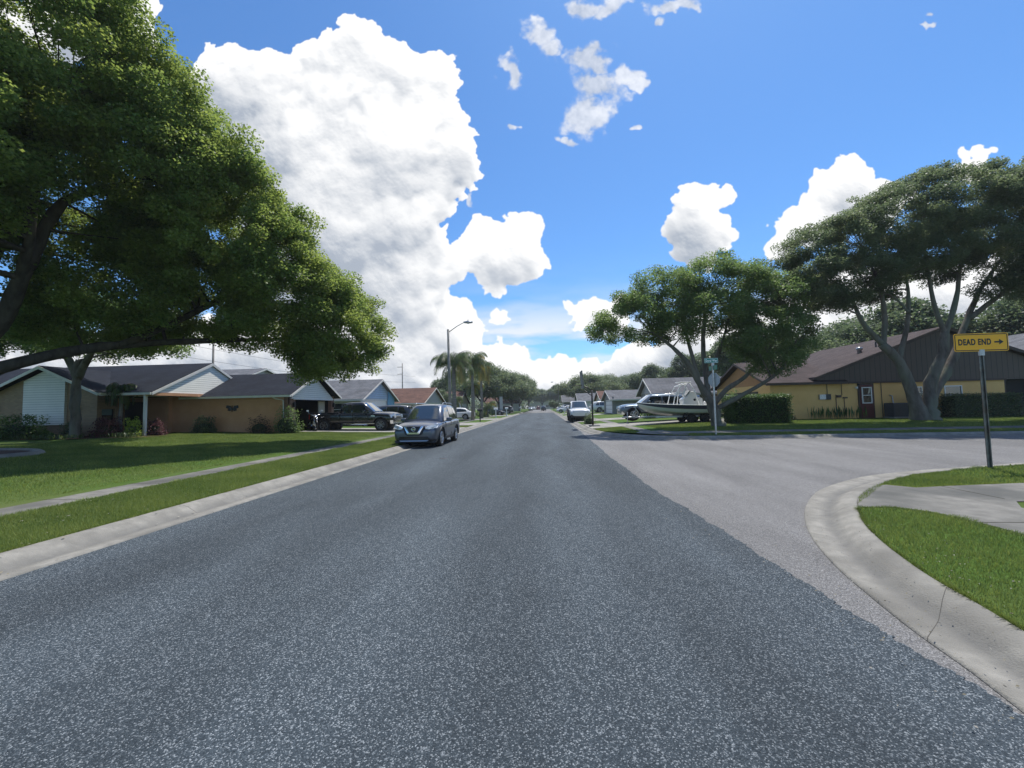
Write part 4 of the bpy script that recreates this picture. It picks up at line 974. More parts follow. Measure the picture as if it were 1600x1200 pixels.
TRUCK=dict(W=2.0,zb=.52,wr=.42,axles=(-1.9,1.98),belt=1.18,ww=.28,th=.36,spokes=6,mirror=(.95,1.32),handles=((.05,1.10),(-.95,1.10)),doors=(1.15,.12,-.78),
 body=[(-2.92,.93,.62,1.18,1.22),(-2.88,.98,.52,1.22,1.25),(-2.5,1.0,.50,1.23,1.26),(-1.4,1.01,.50,1.22,1.25),(-.6,1.01,.50,1.19,1.22),(.6,1.01,.50,1.18,1.22),(1.3,1.01,.50,1.17,1.26),(2.0,1.0,.50,1.14,1.27),(2.55,.98,.50,1.08,1.22),(2.8,.94,.50,1.02,1.13),(2.9,.86,.56,.92,.98)],
 cabin=[(-.86,.90,1.18,.80,1.2),(-.74,.91,1.18,.76,1.86),(-.3,.92,1.18,.77,1.92),(.6,.92,1.18,.77,1.92),(.78,.92,1.18,.76,1.87),(1.50,.92,1.2,.86,1.27)],
 wins=[(-.62,-.04,.10,.86,0,0),(.06,1.2,.10,.86,0,-.52)],ws=(.78,1.46),rs=(-.85,-.76))
SEDAN=dict(W=1.8,zb=.2,wr=.32,axles=(-1.35,1.4),belt=.86,ww=.2,mirror=(.6,.95),handles=((-.2,.76),(-1.0,.78)),doors=(.72,-.25,-1.0),
 body=[(-2.36,.66,.36,.74,.86),(-2.3,.80,.26,.90,.98),(-1.9,.88,.2,.93,1.0),(-1.2,.90,.19,.9,.96),(0,.90,.19,.87,.92),(.9,.90,.19,.85,.93),(1.4,.89,.19,.80,.88),(1.9,.86,.2,.72,.78),(2.25,.76,.22,.62,.66),(2.36,.62,.3,.54,.56)],
 cabin=[(-1.98,.76,.92,.68,.97),(-1.3,.78,.9,.58,1.36),(-.7,.79,.88,.60,1.43),(0,.79,.87,.60,1.44),(.3,.79,.87,.59,1.40),(1.2,.78,.88,.7,.93)],
 wins=[(-1.55,-.3,.12,.86,.25,0),(-.22,.85,.12,.86,0,-.6)],ws=(.34,1.15),rs=(-1.9,-1.34))
gunmetal=paint('gunmetal_paint',(.105,.115,.14),.3,.7); blackp=paint('black_car_paint',(.010,.010,.012),.2,.1); whitep=paint('white_car_paint',(.70,.70,.69),.3,0)
bluegray=paint('blue_gray_paint',(.11,.145,.18),.3,.5); greyp=paint('dark_gray_paint',(.06,.065,.075),.3,.5); redp=paint('dark_red_paint',(.16,.02,.02),.3,.3); silverp=paint('silver_paint',(.42,.43,.44),.3,.7)
def hexa(o,name,mat,P,Q):
    """panel given by an outer loop P and an inner loop Q of equal length"""
    n=len(P); m=MB(); m.add(list(P)+list(Q),[tuple(range(n)),tuple(range(n,2*n))[::-1]]+[(i,n+i,n+(i+1)%n,(i+1)%n) for i in range(n)]); return m.build(name,mat,o)
def xpanel(o,name,mat,yz,x,t=.12,curve_=.10,W=.9):
    """panel facing +x following the bow of the nose; yz: loop"""
    P=[(x-curve_*(abs(y)/W)**2.2-max(0,z-.7)*.35,y,z) for y,z in yz]; Q=[(p[0]-t,p[1],p[2]) for p in P]; return hexa(o,name,mat,P,Q)
r=car('parked_suv','gunmetal gray SUV with chrome V grille parked half on the left kerb facing the camera','SUV',(-5.13,18.78,.004),R(-90.5),SUV,gunmetal,detail=True)
xpanel(r,'grille','black',[(-.46,.86),(.46,.86),(.34,.55),(.22,.50),(-.22,.50),(-.34,.55)],2.435,.14)
for s in (-1,1): xpanel(r,'grille_chrome','chrome',[(s*.40,.865),(s*.30,.865),(s*.17,.62),(s*.235,.56)],2.452,.05)
xpanel(r,'grille_chrome','chrome',[(-.235,.625),(-.235,.56),(.235,.56),(.235,.625)],2.452,.05)
m=MB(); m.lathe([(.085,0),(.085,.02),(.062,.02),(.062,0)],(2.405,0,.755),'x',20); m.box(2.405,2.425,-.10,.10,.742,.768); m.build('emblem','chrome',r)
for s in (-1,1):
    P=[(2.37,s*.44,.80),(2.33,s*.60,.875),(2.10,s*.86,.93),(1.99,s*.91,.90),(2.17,s*.89,.79),(2.35,s*.60,.735)]
    hl=hexa(r,'headlight','lamp',P,[(p[0]-.09,p[1]*.93,p[2]) for p in P])
    P=[(2.385,s*.46,.76),(2.375,s*.60,.735),(2.20,s*.875,.79),(2.19,s*.875,.815),(2.375,s*.60,.765),(2.385,s*.50,.785)]
    hexa(hl,'light_strip','white',P,[(p[0]-.03,p[1]*.97,p[2]) for p in P])
    P=[(2.36,s*.44,.40),(2.33,s*.62,.50),(2.22,s*.82,.50),(2.25,s*.80,.44),(2.36,s*.62,.42)]
    hexa(r,'fog_trim','chrome',P,[(p[0]-.12,p[1]*.95,p[2]) for p in P])
    MB().tube([(-1.75,s*.60,1.735),(-1.5,s*.62,1.785),(.0,s*.62,1.80),(.22,s*.60,1.745)],.018,6).build('roof_rail','alloy',r)
xpanel(r,'lower_intake','black',[(-.56,.46),(.56,.46),(.66,.36),(.5,.33),(-.5,.33),(-.66,.36)],2.425,.1)
xpanel(r,'skid_strip','alloy',[(-.60,.31),(.60,.31),(.52,.275),(-.52,.275)],2.43,.08)
xpanel(r,'lower_bumper','blackplastic',[(-.86,.30),(.86,.30),(.80,.20),(-.80,.20)],2.40,.3,.25)
for y in (-.45,.35): MB().tube([(1.16,y,1.08),(.98,y+.42,1.20)],.010,5).build('wiper','black',r)
# black pickup
t=car('parked_pickup','black crew cab pickup truck with chrome nose in the driveway beside the open garage','pickup truck',(-12.75,28.15,.155),0,TRUCK,blackp,clad=None,rim='dark_alloy')
def truck_front(t,x=2.93):
    xpanel(t,'grille','chrome',[(-.62,1.10),(.62,1.10),(.56,.72),(-.56,.72)],x,.12); xpanel(t,'grille_mesh','black',[(-.52,1.03),(.52,1.03),(.48,.80),(-.48,.80)],x+.012,.1)
    xpanel(t,'bumper','chrome',[(-.95,.70),(.95,.70),(.90,.47),(-.90,.47)],x+.05,.2,.14)
    for s in (-1,1):
        P=[(x-.02,s*.64,1.08),(x-.06,s*.80,1.08),(x-.30,s*.985,1.06),(x-.22,s*.98,.86),(x-.04,s*.80,.84),(x,s*.64,.86)]
        hexa(t,'headlight','lamp',P,[(p[0]-.09,p[1]*.93,p[2]) for p in P])
def truck_bed(t):
    MB().box(-2.80,-.95,-.82,.82,1.26,1.275).build('bed_shade_panel','dark',t)  # dark sheet laid on top, standing in for the shade of an open bed
    for s in (-1,1): MB().box(-2.86,-.92,s*.90-.05,s*.90+.05,1.25,1.29).build('bed_rail','blackplastic',t,.01)
    for s in (-1,1): MB().box(-2.955,-2.85,s*.88-.06,s*.88+.06,.86,1.16).build('tail_light','redlamp',t,.02)
    MB().box(-3.06,-2.86,-.9,.9,.50,.68).build('rear_bumper','chrome',t,.03)
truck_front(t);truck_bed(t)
for s in (-1,1): MB().box(1.35,1.62,s*1.012-.004,s*1.012+.006,.98,1.03).build('badge','chrome',t); MB().tube([(-.7,s*1.0,.45),(1.1,s*1.0,.45)],.04,6).build('side_step','chrome',t)
# dark gray SUV behind, nose in the blue house's drive
S2=dict(SUV); g2=car('parked_suv','dark gray SUV with raised rear spoiler standing behind the black pickup','SUV',(-13.0,34.2,.16),R(180),S2,greyp,glass='carglass')
for s in (-1,1): MB().box(-2.32,-2.15,s*.80-.07,s*.80+.07,.95,1.10).build('tail_light','redlamp',g2,.03)
MB().box(-2.42,-2.0,-.62,.62,1.66,1.70).build('spoiler',greyp,g2,.015)
w1=car('parked_sedan','white sedan parked nose-in on the lawn-side drive beyond the gray SUV','sedan',(-10.9,51.6,.16),R(180),SEDAN,whitep,clad=None)
for s in (-1,1): MB().box(-2.36,-2.2,s*.66-.12,s*.66+.12,.74,.86).build('tail_light','redlamp',w1,.03)
wt=car('parked_pickup','white lifted pickup truck facing the camera at the right kerb','pickup truck',(3.25,41.0,.06),R(-90),dict(TRUCK,W=1.86,wr=.40,body=[(a,b*.93,c+.0,d,e) for a,b,c,d,e in TRUCK['body']],cabin=[(a,b*.92,c,d*.9,e) for a,b,c,d,e in TRUCK['cabin']]),whitep,clad='blackplastic',rim='blackplastic')
xpanel(wt,'grille','black',[(-.58,1.06),(.58,1.06),(.54,.76),(-.54,.76)],2.93,.12); xpanel(wt,'bumper','blackplastic',[(-.86,.70),(.86,.70),(.84,.45),(-.84,.45)],2.99,.2,.14)
for s in (-1,1):
    P=[(2.9,s*.60,1.06),(2.62,s*.88,1.05),(2.66,s*.88,.88),(2.92,s*.60,.86)]; hexa(wt,'headlight','lamp',P,[(p[0]-.09,p[1]*.93,p[2]) for p in P])
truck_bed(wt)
bt=car('parked_pickup','blue gray pickup truck half hidden behind the boat','pickup truck',(8.25,31.15,.42),R(180),dict(TRUCK,body=[(a,b,c-.04,d-.06,e-.08) for a,b,c,d,e in TRUCK['body']],cabin=[(-2.8,.90,1.12,.80,1.16),(-2.6,.91,1.12,.76,1.7),(-.3,.92,1.12,.77,1.80),(.6,.92,1.12,.77,1.80),(.78,.92,1.12,.76,1.76),(1.50,.92,1.14,.86,1.20)],wins=[(-2.4,-1.3,.1,.86,.1,0),(-1.2,-.04,.10,.86,0,0),(.06,1.2,.10,.86,0,-.52)],rs=(-2.78,-2.62)),bluegray,clad='blackplastic')
xpanel(bt,'grille','black',[(-.55,1.04),(.55,1.04),(.52,.72),(-.52,.72)],2.93,.12); xpanel(bt,'bumper','chrome',[(-.93,.66),(.93,.66),(.9,.44),(-.9,.44)],2.97,.2,.14)
for s in (-1,1):
    P=[(2.9,s*.60,1.03),(2.60,s*.97,1.03),(2.66,s*.95,.84),(2.92,s*.60,.84)]; hexa(bt,'headlight','lamp',P,[(p[0]-.09,p[1]*.93,p[2]) for p in P])
    MB().tube([(-2.2,s*.62,1.83),(.5,s*.62,1.87)],.02,6).build('roof_rail','alloy',bt)
w2=car('parked_suv','white SUV with open black wheel arches standing in front of the gray houses','SUV',(10.0,70.0,.45),R(10),SUV,whitep,clad='blackplastic')
far=[('parked_suv','dark SUV under the oak trees left of the far street','SUV',(-9.0,92,.13),180,SUV,greyp),('parked_sedan','dark sedan near the white mailbox on the far left','sedan',(-9.5,78,.13),0,SEDAN,greyp),
 ('parked_suv','black SUV standing on the far pale stretch of the street','SUV',(-.2,150,.0),90,SUV,blackp),('parked_sedan','silver sedan parked at the far left kerb','sedan',(-5.4,170,.0),90,SEDAN,silverp),
 ('parked_suv','dark red SUV at the far end of the street','SUV',(-2.9,205,.0),95,SUV,redp),('parked_sedan','white sedan at the far end of the street','sedan',(-5.2,215,0),85,SEDAN,whitep),
 ('parked_suv','silver SUV in a far right driveway','SUV',(5.6,110,.2),185,SUV,silverp),('parked_sedan','white sedan in a far right driveway past the mailboxes','sedan',(4.9,88,.2),175,SEDAN,whitep)]
for n,l,c,p,a,S,mt in far: car(n,l,c,p,R(a),S,mt,'cars parked far down the street',False,clad=None)
# ---------------- boat on trailer ---------------------------------------
bo=thing('boat','white center console boat with navy stripe and pipework tower on a trailer','boat',(8.55,27.35,.35),R(180),None,True)
# local x forward (towards the bow), origin on the ground under midships
BS=[(-2.5,1.12,.50,.62,1.02),(-2.0,1.15,.46,.60,1.04),(-1.0,1.18,.44,.60,1.06),(0,1.17,.44,.63,1.10),(.9,1.08,.47,.70,1.14),(1.6,.86,.56,.82,1.19),(2.15,.52,.74,.98,1.24),(2.5,.22,.98,1.14,1.28),(2.66,.03,1.18,1.24,1.31)]
def hull(z0=None):
    rings=[]
    for x,hw,zk,zc,zg in BS:
        half=[(0,zk),(hw*.45,zk+(zc-zk)*.55),(hw*.84,zc),(hw*.90,zc+.03),(hw*.97,zc+(zg-zc)*.6),(hw,zg),(hw*.93,zg+.015),(hw*.90,zg-.04),(0,zg-.14)]
        rings.append([(x,y,z) for y,z in half]+[(x,-y,z) for y,z in half[-2:0:-1]])
    return loft(rings)
hu=hull().build('hull','gelcoat',bo)
for s in (-1,1):
    vs=[]
    for x,hw,zk,zc,zg in BS:
        for f in (.50,.98): vs.append((x+(.012 if x>2.6 else 0),s*(hw*(.962+.038*(f-.5)/.5)+.010),zc+(zg-zc)*f))
    MB().add(vs,[(2*i,2*i+2,2*i+3,2*i+1) for i in range(len(BS)-1)],True).build('stripe','navy',hu)
m=MB(); m.tube([(x,hw*1.0,zg+.01) for x,hw,zk,zc,zg in BS],.025,6); m.tube([(x,-hw*1.0,zg+.01) for x,hw,zk,zc,zg in BS],.025,6); m.build('rub_rail','white',bo)
m=MB(); m.prism([(-1.25,1.0),(-.15,1.0),(-.05,1.45),(-.28,1.62),(-.55,1.95),(-.75,1.95),(-.95,1.55),(-1.25,1.5)],'y',-.42,.42); m.build('console','gelcoat',bo,.05)
m=MB(); m.prism([(-.28,1.66),(-.56,1.98),(-.50,2.0),(-.22,1.68)],'y',-.36,.36); m.build('console_screen','carglass',bo)
for s in (-1,1): MB().lathe([(.075,0),(.075,.012),(.001,.012)],(-.75,s*.43,1.42),'y',10).build('porthole','black',bo)
m=MB()
for s in (-1,1):
    m.tube([(.62,s*.62,1.06),(.46,s*.60,1.7),(.1,s*.56,2.3),(-.35,s*.52,2.46)],.032,8); m.tube([(.02,s*.60,1.06),(-.08,s*.58,1.8),(-.25,s*.54,2.42)],.032,8); m.tube([(-.95,s*.60,1.06),(-.75,s*.56,1.9),(-.45,s*.52,2.44)],.032,8)
    m.tube([(.42,s*.60,1.78),(-.08,s*.58,1.78)],.025,6); m.tube([(.36,s*.59,1.9),(-.8,s*.57,1.9)],.022,6)
for x,z in ((.1,2.3),(-.35,2.46)): m.tube([(x,-.56,z),(x,.56,z)],.03,8)
m.build('tower','white',bo)
m=MB(); m.box(-.62,.14,-.42,.42,2.50,2.55); tp=m.build('tower_top','white',bo,.02)
m=MB(); m.box(-2.0,-1.55,-.42,.42,1.0,1.32); m.build('seat','white',bo,.06)
m=MB(); m.prism([(-2.55,.95),(-2.62,1.55),(-2.85,1.68),(-3.05,1.6),(-3.02,1.2),(-2.86,.4),(-2.95,.15),(-2.7,.15),(-2.66,.9)],'y',-.17,.17); m.build('outboard_motor','black',bo,.05)
tr=thing('boat_trailer','galvanised tandem axle boat trailer with tongue jack on the drive','trailer',(8.55,27.35,.35),R(180),None,True)
m=MB()
for s in (-1,1): m.box(-2.5,1.7,s*.62-.04,s*.62+.04,.36,.46); m.tube([(1.66,s*.62,.41),(2.9,0,.40)],.045,6)
for x in (-2.4,-1.0,.4,1.6): m.box(x-.04,x+.04,-.62,.62,.34,.42)
m.tube([(2.6,0,.40),(3.62,0,.40)],.05,6); m.build('frame','steel',tr)
m=MB()
for s in (-1,1): m.box(-2.4,.6,s*.42-.06,s*.42+.06,.46,.53)
m.build('bunk','wood',tr)
m=MB(); m.tube([(2.45,0,.42),(2.86,0,1.12)],.035,6); m.tube([(3.05,0,.42),(2.72,0,.92)],.03,6); m.cb((2.80,0,1.08),(.16,.12,.14)); m.build('winch_post','steel',tr)
m=MB(); m.tube([(3.3,.08,.0),(3.3,.08,.72)],.03,6); m.lathe([(.08,0),(.08,.02),(.001,.02)],(3.3,.08,0)); m.tube([(3.3,.08,.72),(3.3,.22,.74)],.015,5); m.build('tongue_jack','steel',tr)
for x in (-.35,-1.12):
    for s in (-1,1): wheel(tr,x,s*.92,.29,.2,s,.34,'blackplastic',6)
for s in (-1,1):
    pts=[(-1.62,.36),(-1.5,.62),(-1.3,.70),(-.15,.70),(.05,.62),(.16,.36),(.12,.36),(.02,.58),(-.17,.66),(-1.28,.66),(-1.46,.58),(-1.58,.36)]
    MB().prism(pts,'y',s*.92-.13,s*.92+.13).build('fender','blackplastic',tr)
# ---------------- motorcycle --------------------------------------------
mo=thing('motorcycle','black and chrome cruiser motorcycle parked by the open garage','motorcycle',(-15.35,27.2,.27),R(-50),None,True)
for x in (-.72,.80):
    m=MB(); m.lathe([(.24,-.05),(.30,-.065),(.325,0),(.30,.065),(.24,.05),(.24,-.05)],(x,0,.325),'y',22); w_=m.build('wheel','rubber',mo)
    m=MB(); m.lathe([(.245,-.02),(.225,0),(.245,.02)],(x,0,.325),'y',20); m.lathe([(.001,-.07),(.05,-.07),(.05,.07),(.001,.07)],(x,0,.325),'y',8)
    for k in range(10): a=k*.628; m.tube([(x,0,.325),(x+.235*math.cos(a),0,.325+.235*math.sin(a))],.008,4,False)
    m.build('rim','chrome',w_)
MB().tube([(.80,.09,.325),(.52,.08,.95)],.025,6).tube([(.80,-.09,.325),(.52,-.08,.95)],.025,6).build('fork','chrome',mo)
m=MB(); m.tube([(.5,0,.92),(.1,0,.82),(-.35,0,.62),(-.72,0,.40)],.035,6); m.tube([(.5,0,.85),(.3,0,.30),(-.25,0,.24),(-.4,0,.55)],.03,6); m.build('frame','black',mo)
m=MB(); m.tube([(.48,0,.90),(.36,0,.93),(.15,0,.92),(-.02,0,.82)],[.05,.14,.15,.07],10); m.build('fuel_tank','black',mo)
m=MB(); m.tube([(-.02,0,.74),(-.22,0,.70),(-.45,0,.76),(-.62,0,.80)],[.08,.14,.15,.08],10); m.build('seat','black',mo)
m=MB(); m.lathe([(.001,-.12),(.15,-.1),(.17,0),(.15,.1),(.001,.12)],(.0,0,.42),'y',12); m.tube([(.02,0,.42),(.18,0,.68)],.10,10); m.tube([(-.02,0,.42),(-.18,0,.66)],.10,10); m.build('engine','chrome',mo)
m=MB(); m.tube([(.1,-.14,.36),(-.1,-.18,.27),(-.95,-.2,.32)],[.03,.04,.05],8); m.build('exhaust_pipe','chrome',mo)
m=MB(); m.tube([(.30,.42,1.08),(.42,.34,1.10),(.50,.1,1.0),(.50,-.1,1.0),(.42,-.34,1.10),(.30,-.42,1.08)],.016,6); hb_=m.build('handlebar','chrome',mo)
for s in (-1,1): m=MB(); m.tube([(.42,s*.33,1.1),(.40,s*.42,1.28)],.008,4); m.cb((.40,s*.44,1.31),(.03,.13,.08)); m.build('mirror','chrome',hb_)
m=MB(); m.lathe([(.001,.09),(.09,.07),(.09,0),(.05,-.09),(.001,-.1)],(.62,0,.90),'x',12); m.build('headlight','chrome',mo)
for x,a in ((.80,0),(-.72,1)):
    pts=[(x+.35*math.cos(q),0,.33+.35*math.sin(q)) for q in np.linspace(.3,2.4,8)]; MB().tube(pts,.06,6).build('fender','black',mo)
# ---------------- signs, lamps, hoops, mailboxes ------------------------
def text_obj(name,txt,size,mat,parent,loc,rot,wfit=None,ext=.0015):
    cu=bpy.data.curves.new(name,'FONT'); cu.body=txt; cu.size=size; cu.align_x='CENTER'; cu.align_y='CENTER'; cu.extrude=ext; cu.offset=.0035*size/.1; cu.space_character=1.12
    o=bpy.data.objects.new(name,cu); COL.objects.link(o); bpy.context.view_layer.update()
    sx=wfit/o.dimensions.x if wfit else 1
    dg=bpy.context.evaluated_depsgraph_get(); me=bpy.data.meshes.new_from_object(o.evaluated_get(dg)); bpy.data.objects.remove(o); bpy.data.curves.remove(cu)
    me.transform(Matrix.Translation(loc)@rot@Matrix.Diagonal((sx,1,1,1))); me.materials.clear(); me.materials.append(G[mat]); ob=link(name,me,parent); return ob
FACE=Matrix.Rotation(R(90),4,'X')     # text standing up, facing -Y
def rrect(x0,x1,z0,z1,r,n=5):
    P=[]
    for cx,cz,a in ((x1-r,z1-r,0),(x0+r,z1-r,90),(x0+r,z0+r,180),(x1-r,z0+r,270)):
        for k in range(n+1): q=R(a+90*k/n); P.append((cx+r*math.cos(q),cz+r*math.sin(q)))
    return P
s=thing('road_sign','yellow DEAD END sign with arrow on a steel post at the near right corner','road sign',(8.92,9.3,.12),0,None,True)
M_=MB(); M_.box(-.034,.034,-.006,.0,0,2.46)
M_.box(-.034,-.026,-.03,.0,0,2.46); M_.box(.026,.034,-.03,.0,0,2.46); M_.box(-.046,-.034,-.03,-.024,0,2.46); M_.box(.034,.046,-.03,-.024,0,2.46); M_.build('post','post_steel',s)
m=MB(); m.box(-.05,.05,-.05,-.02,2.28,2.40); m.build('bracket','steel',s)
m=MB(); m.prism(rrect(-.515,.515,2.365,2.735,.04),'y',-.045,-.040); pl=m.build('sign_panel','amber',s)
def ring(mb,x0,x1,z0,z1,r,w,y0,y1):
    A=rrect(x0,x1,z0,z1,r);B=rrect(x0+w,x1-w,z0+w,z1-w,max(.002,r-w)); n=len(A)
    vs=[(p[0],y0,p[1]) for p in A+B]+[(p[0],y1,p[1]) for p in A+B]
    mb.add(vs,[(i,(i+1)%n,n+(i+1)%n,n+i) for i in range(n)]+[(2*n+i,3*n+i,3*n+(i+1)%n,2*n+(i+1)%n) for i in range(n)])
m=MB(); ring(m,-.50,.50,2.38,2.72,.03,.015,-.0475,-.046); m.build('border','black',pl)
text_obj('lettering','DEAD END',.17,'black',pl,(-.125,-.0465,2.552),FACE,.62)
m=MB(); m.prism([(.25,2.535),(.34,2.535),(.34,2.495),(.42,2.55),(.34,2.605),(.34,2.565),(.25,2.565)],'y',-.0485,-.0455); m.build('arrow','black',pl)
s=thing('stop_sign','stop sign seen from behind with green street name blades on its post by the boat','stop sign',(7.56,19.42,.15),0,None,True)
m=MB(); m.box(-.03,.03,-.03,.03,0,3.18); m.build('post','steel',s)
OCT=[(.33*math.cos(R(22.5+45*k)),2.42+.33*math.sin(R(22.5+45*k))) for k in range(8)]
rot=Matrix.Rotation(R(-62),4,'Z')
m=MB(); m.prism(OCT,'y',.035,.040); m.v=[tuple(rot@Vector(v)) for v in m.v]; m.build('sign_panel','steel',s)
m=MB(); m.prism(OCT,'y',.041,.043); m.v=[tuple(rot@Vector(v)) for v in m.v]; m.build('sign_face','redlamp',s)
m=MB(); m.box(-.36,.24,-.006,.006,3.18,3.40); b=m.build('street_name_blade','green_sign',s)
m=MB(); ring(m,-.35,.23,3.19,3.39,.012,.012,-.008,-.0065); m.build('border','white',b)
text_obj('lettering','Doral Way',.15,'white',b,(-.06,-.0085,3.285),FACE,.50)
m=MB(); m.box(-.006,.006,-.45,.45,2.86,3.06); b=m.build('street_name_blade','green_sign',s)
m=MB(); m.box(-.05,.05,-.05,.05,3.06,3.18); m.build('bracket','steel',s)
# street lamps
def street_lamp(x,y,h,label,arm=1.6,sx=1,lean=0):
    s=thing('street_lamp',label,'street lamp',(x,y,.12),0,'concrete street lamps',True)
    m=MB(); m.tube([(0,0,-.1),(lean*.5,0,h*.5),(lean,0,h)],[.135,.11,.08],10); m.build('pole','concrete',s)
    m=MB(); m.tube([(lean,0,h-.25),(lean+sx*.7,0,h+.22),(lean+sx*1.15,0,h+.45),(lean+sx*arm,0,h+.48)],[.035,.03,.028,.025],6); m.build('arm','steel',s)
    m=MB(); m.tube([(lean+sx*(arm-.35),0,h+.50),(lean+sx*arm,0,h+.50),(lean+sx*(arm+.35),0,h+.48)],[.06,.12,.07],8); hd=m.build('lamp_head','steel',s)
    m=MB(); m.lathe([(.001,0),(.09,0),(.07,-.05),(.001,-.06)],(lean+sx*arm,0,h+.42)); m.build('lens','lamp',hd)
    m=MB(); m.lathe([(.03,0),(.03,.09),(.001,.1)],(lean+sx*arm,0,h+.60)); m.build('photocell','black',hd)
street_lamp(-7.05,31.5,7.45,'concrete street lamp with its arm over the road, behind the gunmetal SUV',1.55,1,-.1)
street_lamp(3.9,112,7.3,'distant street lamp on the right side of the road',1.6,-1)
# utility poles and wires
def upole(x,y,h,label,arms=0):
    s=thing('utility_pole',label,'utility pole',(x,y,0),0,'utility poles',True)
    m=MB(); m.tube([(0,0,-.3),(0,0,h)],[.19,.13],8); m.build('pole','wood',s)
    for k in range(arms): m=MB(); m.box(-1.5 if k<2 else 0,.1,-.06,.06,h-1.2-k*2.1,h-1.05-k*2.1); m.build('crossarm','wood',s)
    return s
upole(-49.7,60,13.5,'gray utility pole rising behind the black roofed house',0)
upole(-41.6,122,15.2,'utility pole with stacked crossarms above the blue house',3)
upole(-38.2,150,13.0,'short distant utility pole above the brown roof',1)
wl=MB()
for z,yy in ((11.2,60),(9.4,60.1)): wl.tube([(-49.7+t*12,yy+t*62,z-3*t*(1-t)) for t in [i/10 for i in range(-9,11)]],.022,4,False)
o=wl.build('power_line','black'); tag(o,'thin power lines crossing the sky behind the left house','power line')
# basketball hoop right
s=thing('basketball_hoop','black basketball hoop pole with backboard leaning over the right kerb','basketball hoop',(3.22,28.6,.13),0,None,True)
m=MB(); m.tube([(0,0,0),(0,0,2.45)],.055,8); m.tube([(0,0,2.4),(-.25,.02,2.62),(-.62,.05,2.72)],.04,6); m.tube([(0,0,2.05),(-.5,.05,2.45)],.03,6); m.build('pole','black',s)
m=MB(); m.prism([(-.62,2.55),(-.56,2.55),(-.66,3.72),(-.72,3.72)],'y',-.75,.75); bb=m.build('backboard','concrete',s)
m=MB(); m.lathe([(.22,0),(.232,.008),(.22,.016),(.212,.008),(.22,0)],(-.95,.0,2.78),'z',16); m.tube([(-.62,0,2.78),(-.72,0,2.78)],.03,6); m.build('rim',base_mat('hoop_brown',(.07,.035,.025),.6),s)
m=MB(); m.box(-.25,.45,-.35,.35,-.0,.10); m.build('base','black',s,.03)
s=thing('basketball_hoop','pale tall backboard stand by the far left kerb','basketball hoop',(-8.0,79.5,.12),0,None,True)
m=MB(); m.tube([(-.55,0,0),(-.55,0,2.6)],.06,8); m.tube([(-.55,0,2.4),(-.1,0,2.7)],.05,6); m.build('pole','black',s)
m=MB(); m.prism([(-.32,.95),(.26,.95),(.22,3.45),(-.36,3.45)],'y',-.05,.05); m.build('backboard','steel',s)
m=MB(); m.box(-.9,.3,-.5,.5,0,.2); m.build('base','black',s,.04)
def mailbox(x,y,label,mat,h=1.05,ornate=False,post='white'):
    s=thing('mailbox',label,'mailbox',(x,y,.12),0,'mailboxes along the kerbs',True)
    m=MB(); m.box(-.05,.05,-.05,.05,0,h-.1) if not ornate else m.lathe([(.16,0),(.14,.1),(.06,.2),(.05,.5),(.10,.62),(.06,.72),(.06,h-.1)],(0,0,0)); m.build('post',post,s)
    m=MB(); P=[(-.12,h-.1),(.12,h-.1)]+[(.12*math.cos(q),h+.06+.12*math.sin(q)) for q in np.linspace(0,math.pi,8)]
    m.prism(P,'x',-.26,.26); m.build('box',mat,s)
    MB().box(.10,.115,.12,.135,h+.02,h+.2).build('flag','redlamp',s)
    return s
mailbox(-6.55,43,'wide black mailbox pair on thin posts near the sedan','black',1.15,False,'black')
mailbox(-6.35,55.5,'white mailbox on a square white post on the left verge','white',1.2)
mailbox(-6.2,70,'ornate white mailbox with turned pedestal on the left verge','white',1.2,True)
mailbox(-6.3,112,'far left white mailbox near the bright end of the street','white',1.2)
mailbox(3.55,74,'white mailbox on the far right verge','white',1.15); mailbox(3.5,64,'black mailbox on the right verge beyond the white pickup','black',1.15,False,'black')
# storm drain / patch on the road
m=MB(); m.lathe([(.001,.0),(.13,.0),(.14,-.004)],(-3.15,13.0,.011),'z',20); plain_thing(m,'valve_cover','black','small dark round valve cover in the dark asphalt','valve cover')
# planter ring
s=thing('planter','curved concrete planter curb holding brown mulch under the big left tree','planter',(-18.7,12.3,.25))
m=MB(); n=36; vs=[]
for i in range(n):
    q=2*math.pi*i/n; c,s_=math.cos(q),math.sin(q); z=gz(-18.7+1.9*c,12.3)
    for rr,zz in ((1.62,z-.02),(1.66,z+.10),(1.74,z+.125),(1.86,z+.115),(1.93,z+.07),(1.98,z-.02)): vs.append((-18.7+rr*c*1.05,12.3+rr*s_*.85,zz))
m.add(vs,[(i*6+k,i*6+k+1,((i+1)%n)*6+k+1,((i+1)%n)*6+k) for i in range(n) for k in range(5)],True); m.build('curb','concrete',s)
m=MB(); vs=[(-18.7,12.3,gz(-18.7,12)+.13)]
for i in range(n): q=2*math.pi*i/n; vs.append((-18.7+1.68*math.cos(q)*1.05,12.3+1.68*math.sin(q)*.85,gz(-18.7+1.68*math.cos(q),12)+.055))
m.add(vs,[(0,1+i,1+(i+1)%n) for i in range(n)],True); m.build('mulch','mulch',s)
# ---------------- trees --------------------------------------------------
def tree(name,label,cat,base,limbs,lobes,mat,bark,per,size,cr,dens=1.3,twigs=160,droop=.3,gap=.05,extra=None,r0=.05,bottom=-.75,group=None,flat=.75):
    o=thing(name,label,cat,base,0,group)
    cl=lobes_to_clumps(lobes,dens,bottom=bottom)
    if extra is not None: cl=np.concatenate([cl,np.array(extra,float)])
    limbs_mesh(limbs,cl,twigs,r0).build('trunk',bark,o)
    crown_mesh('crown',cl,cr,per,size,mat,o,droop,flat,gap)
    return o
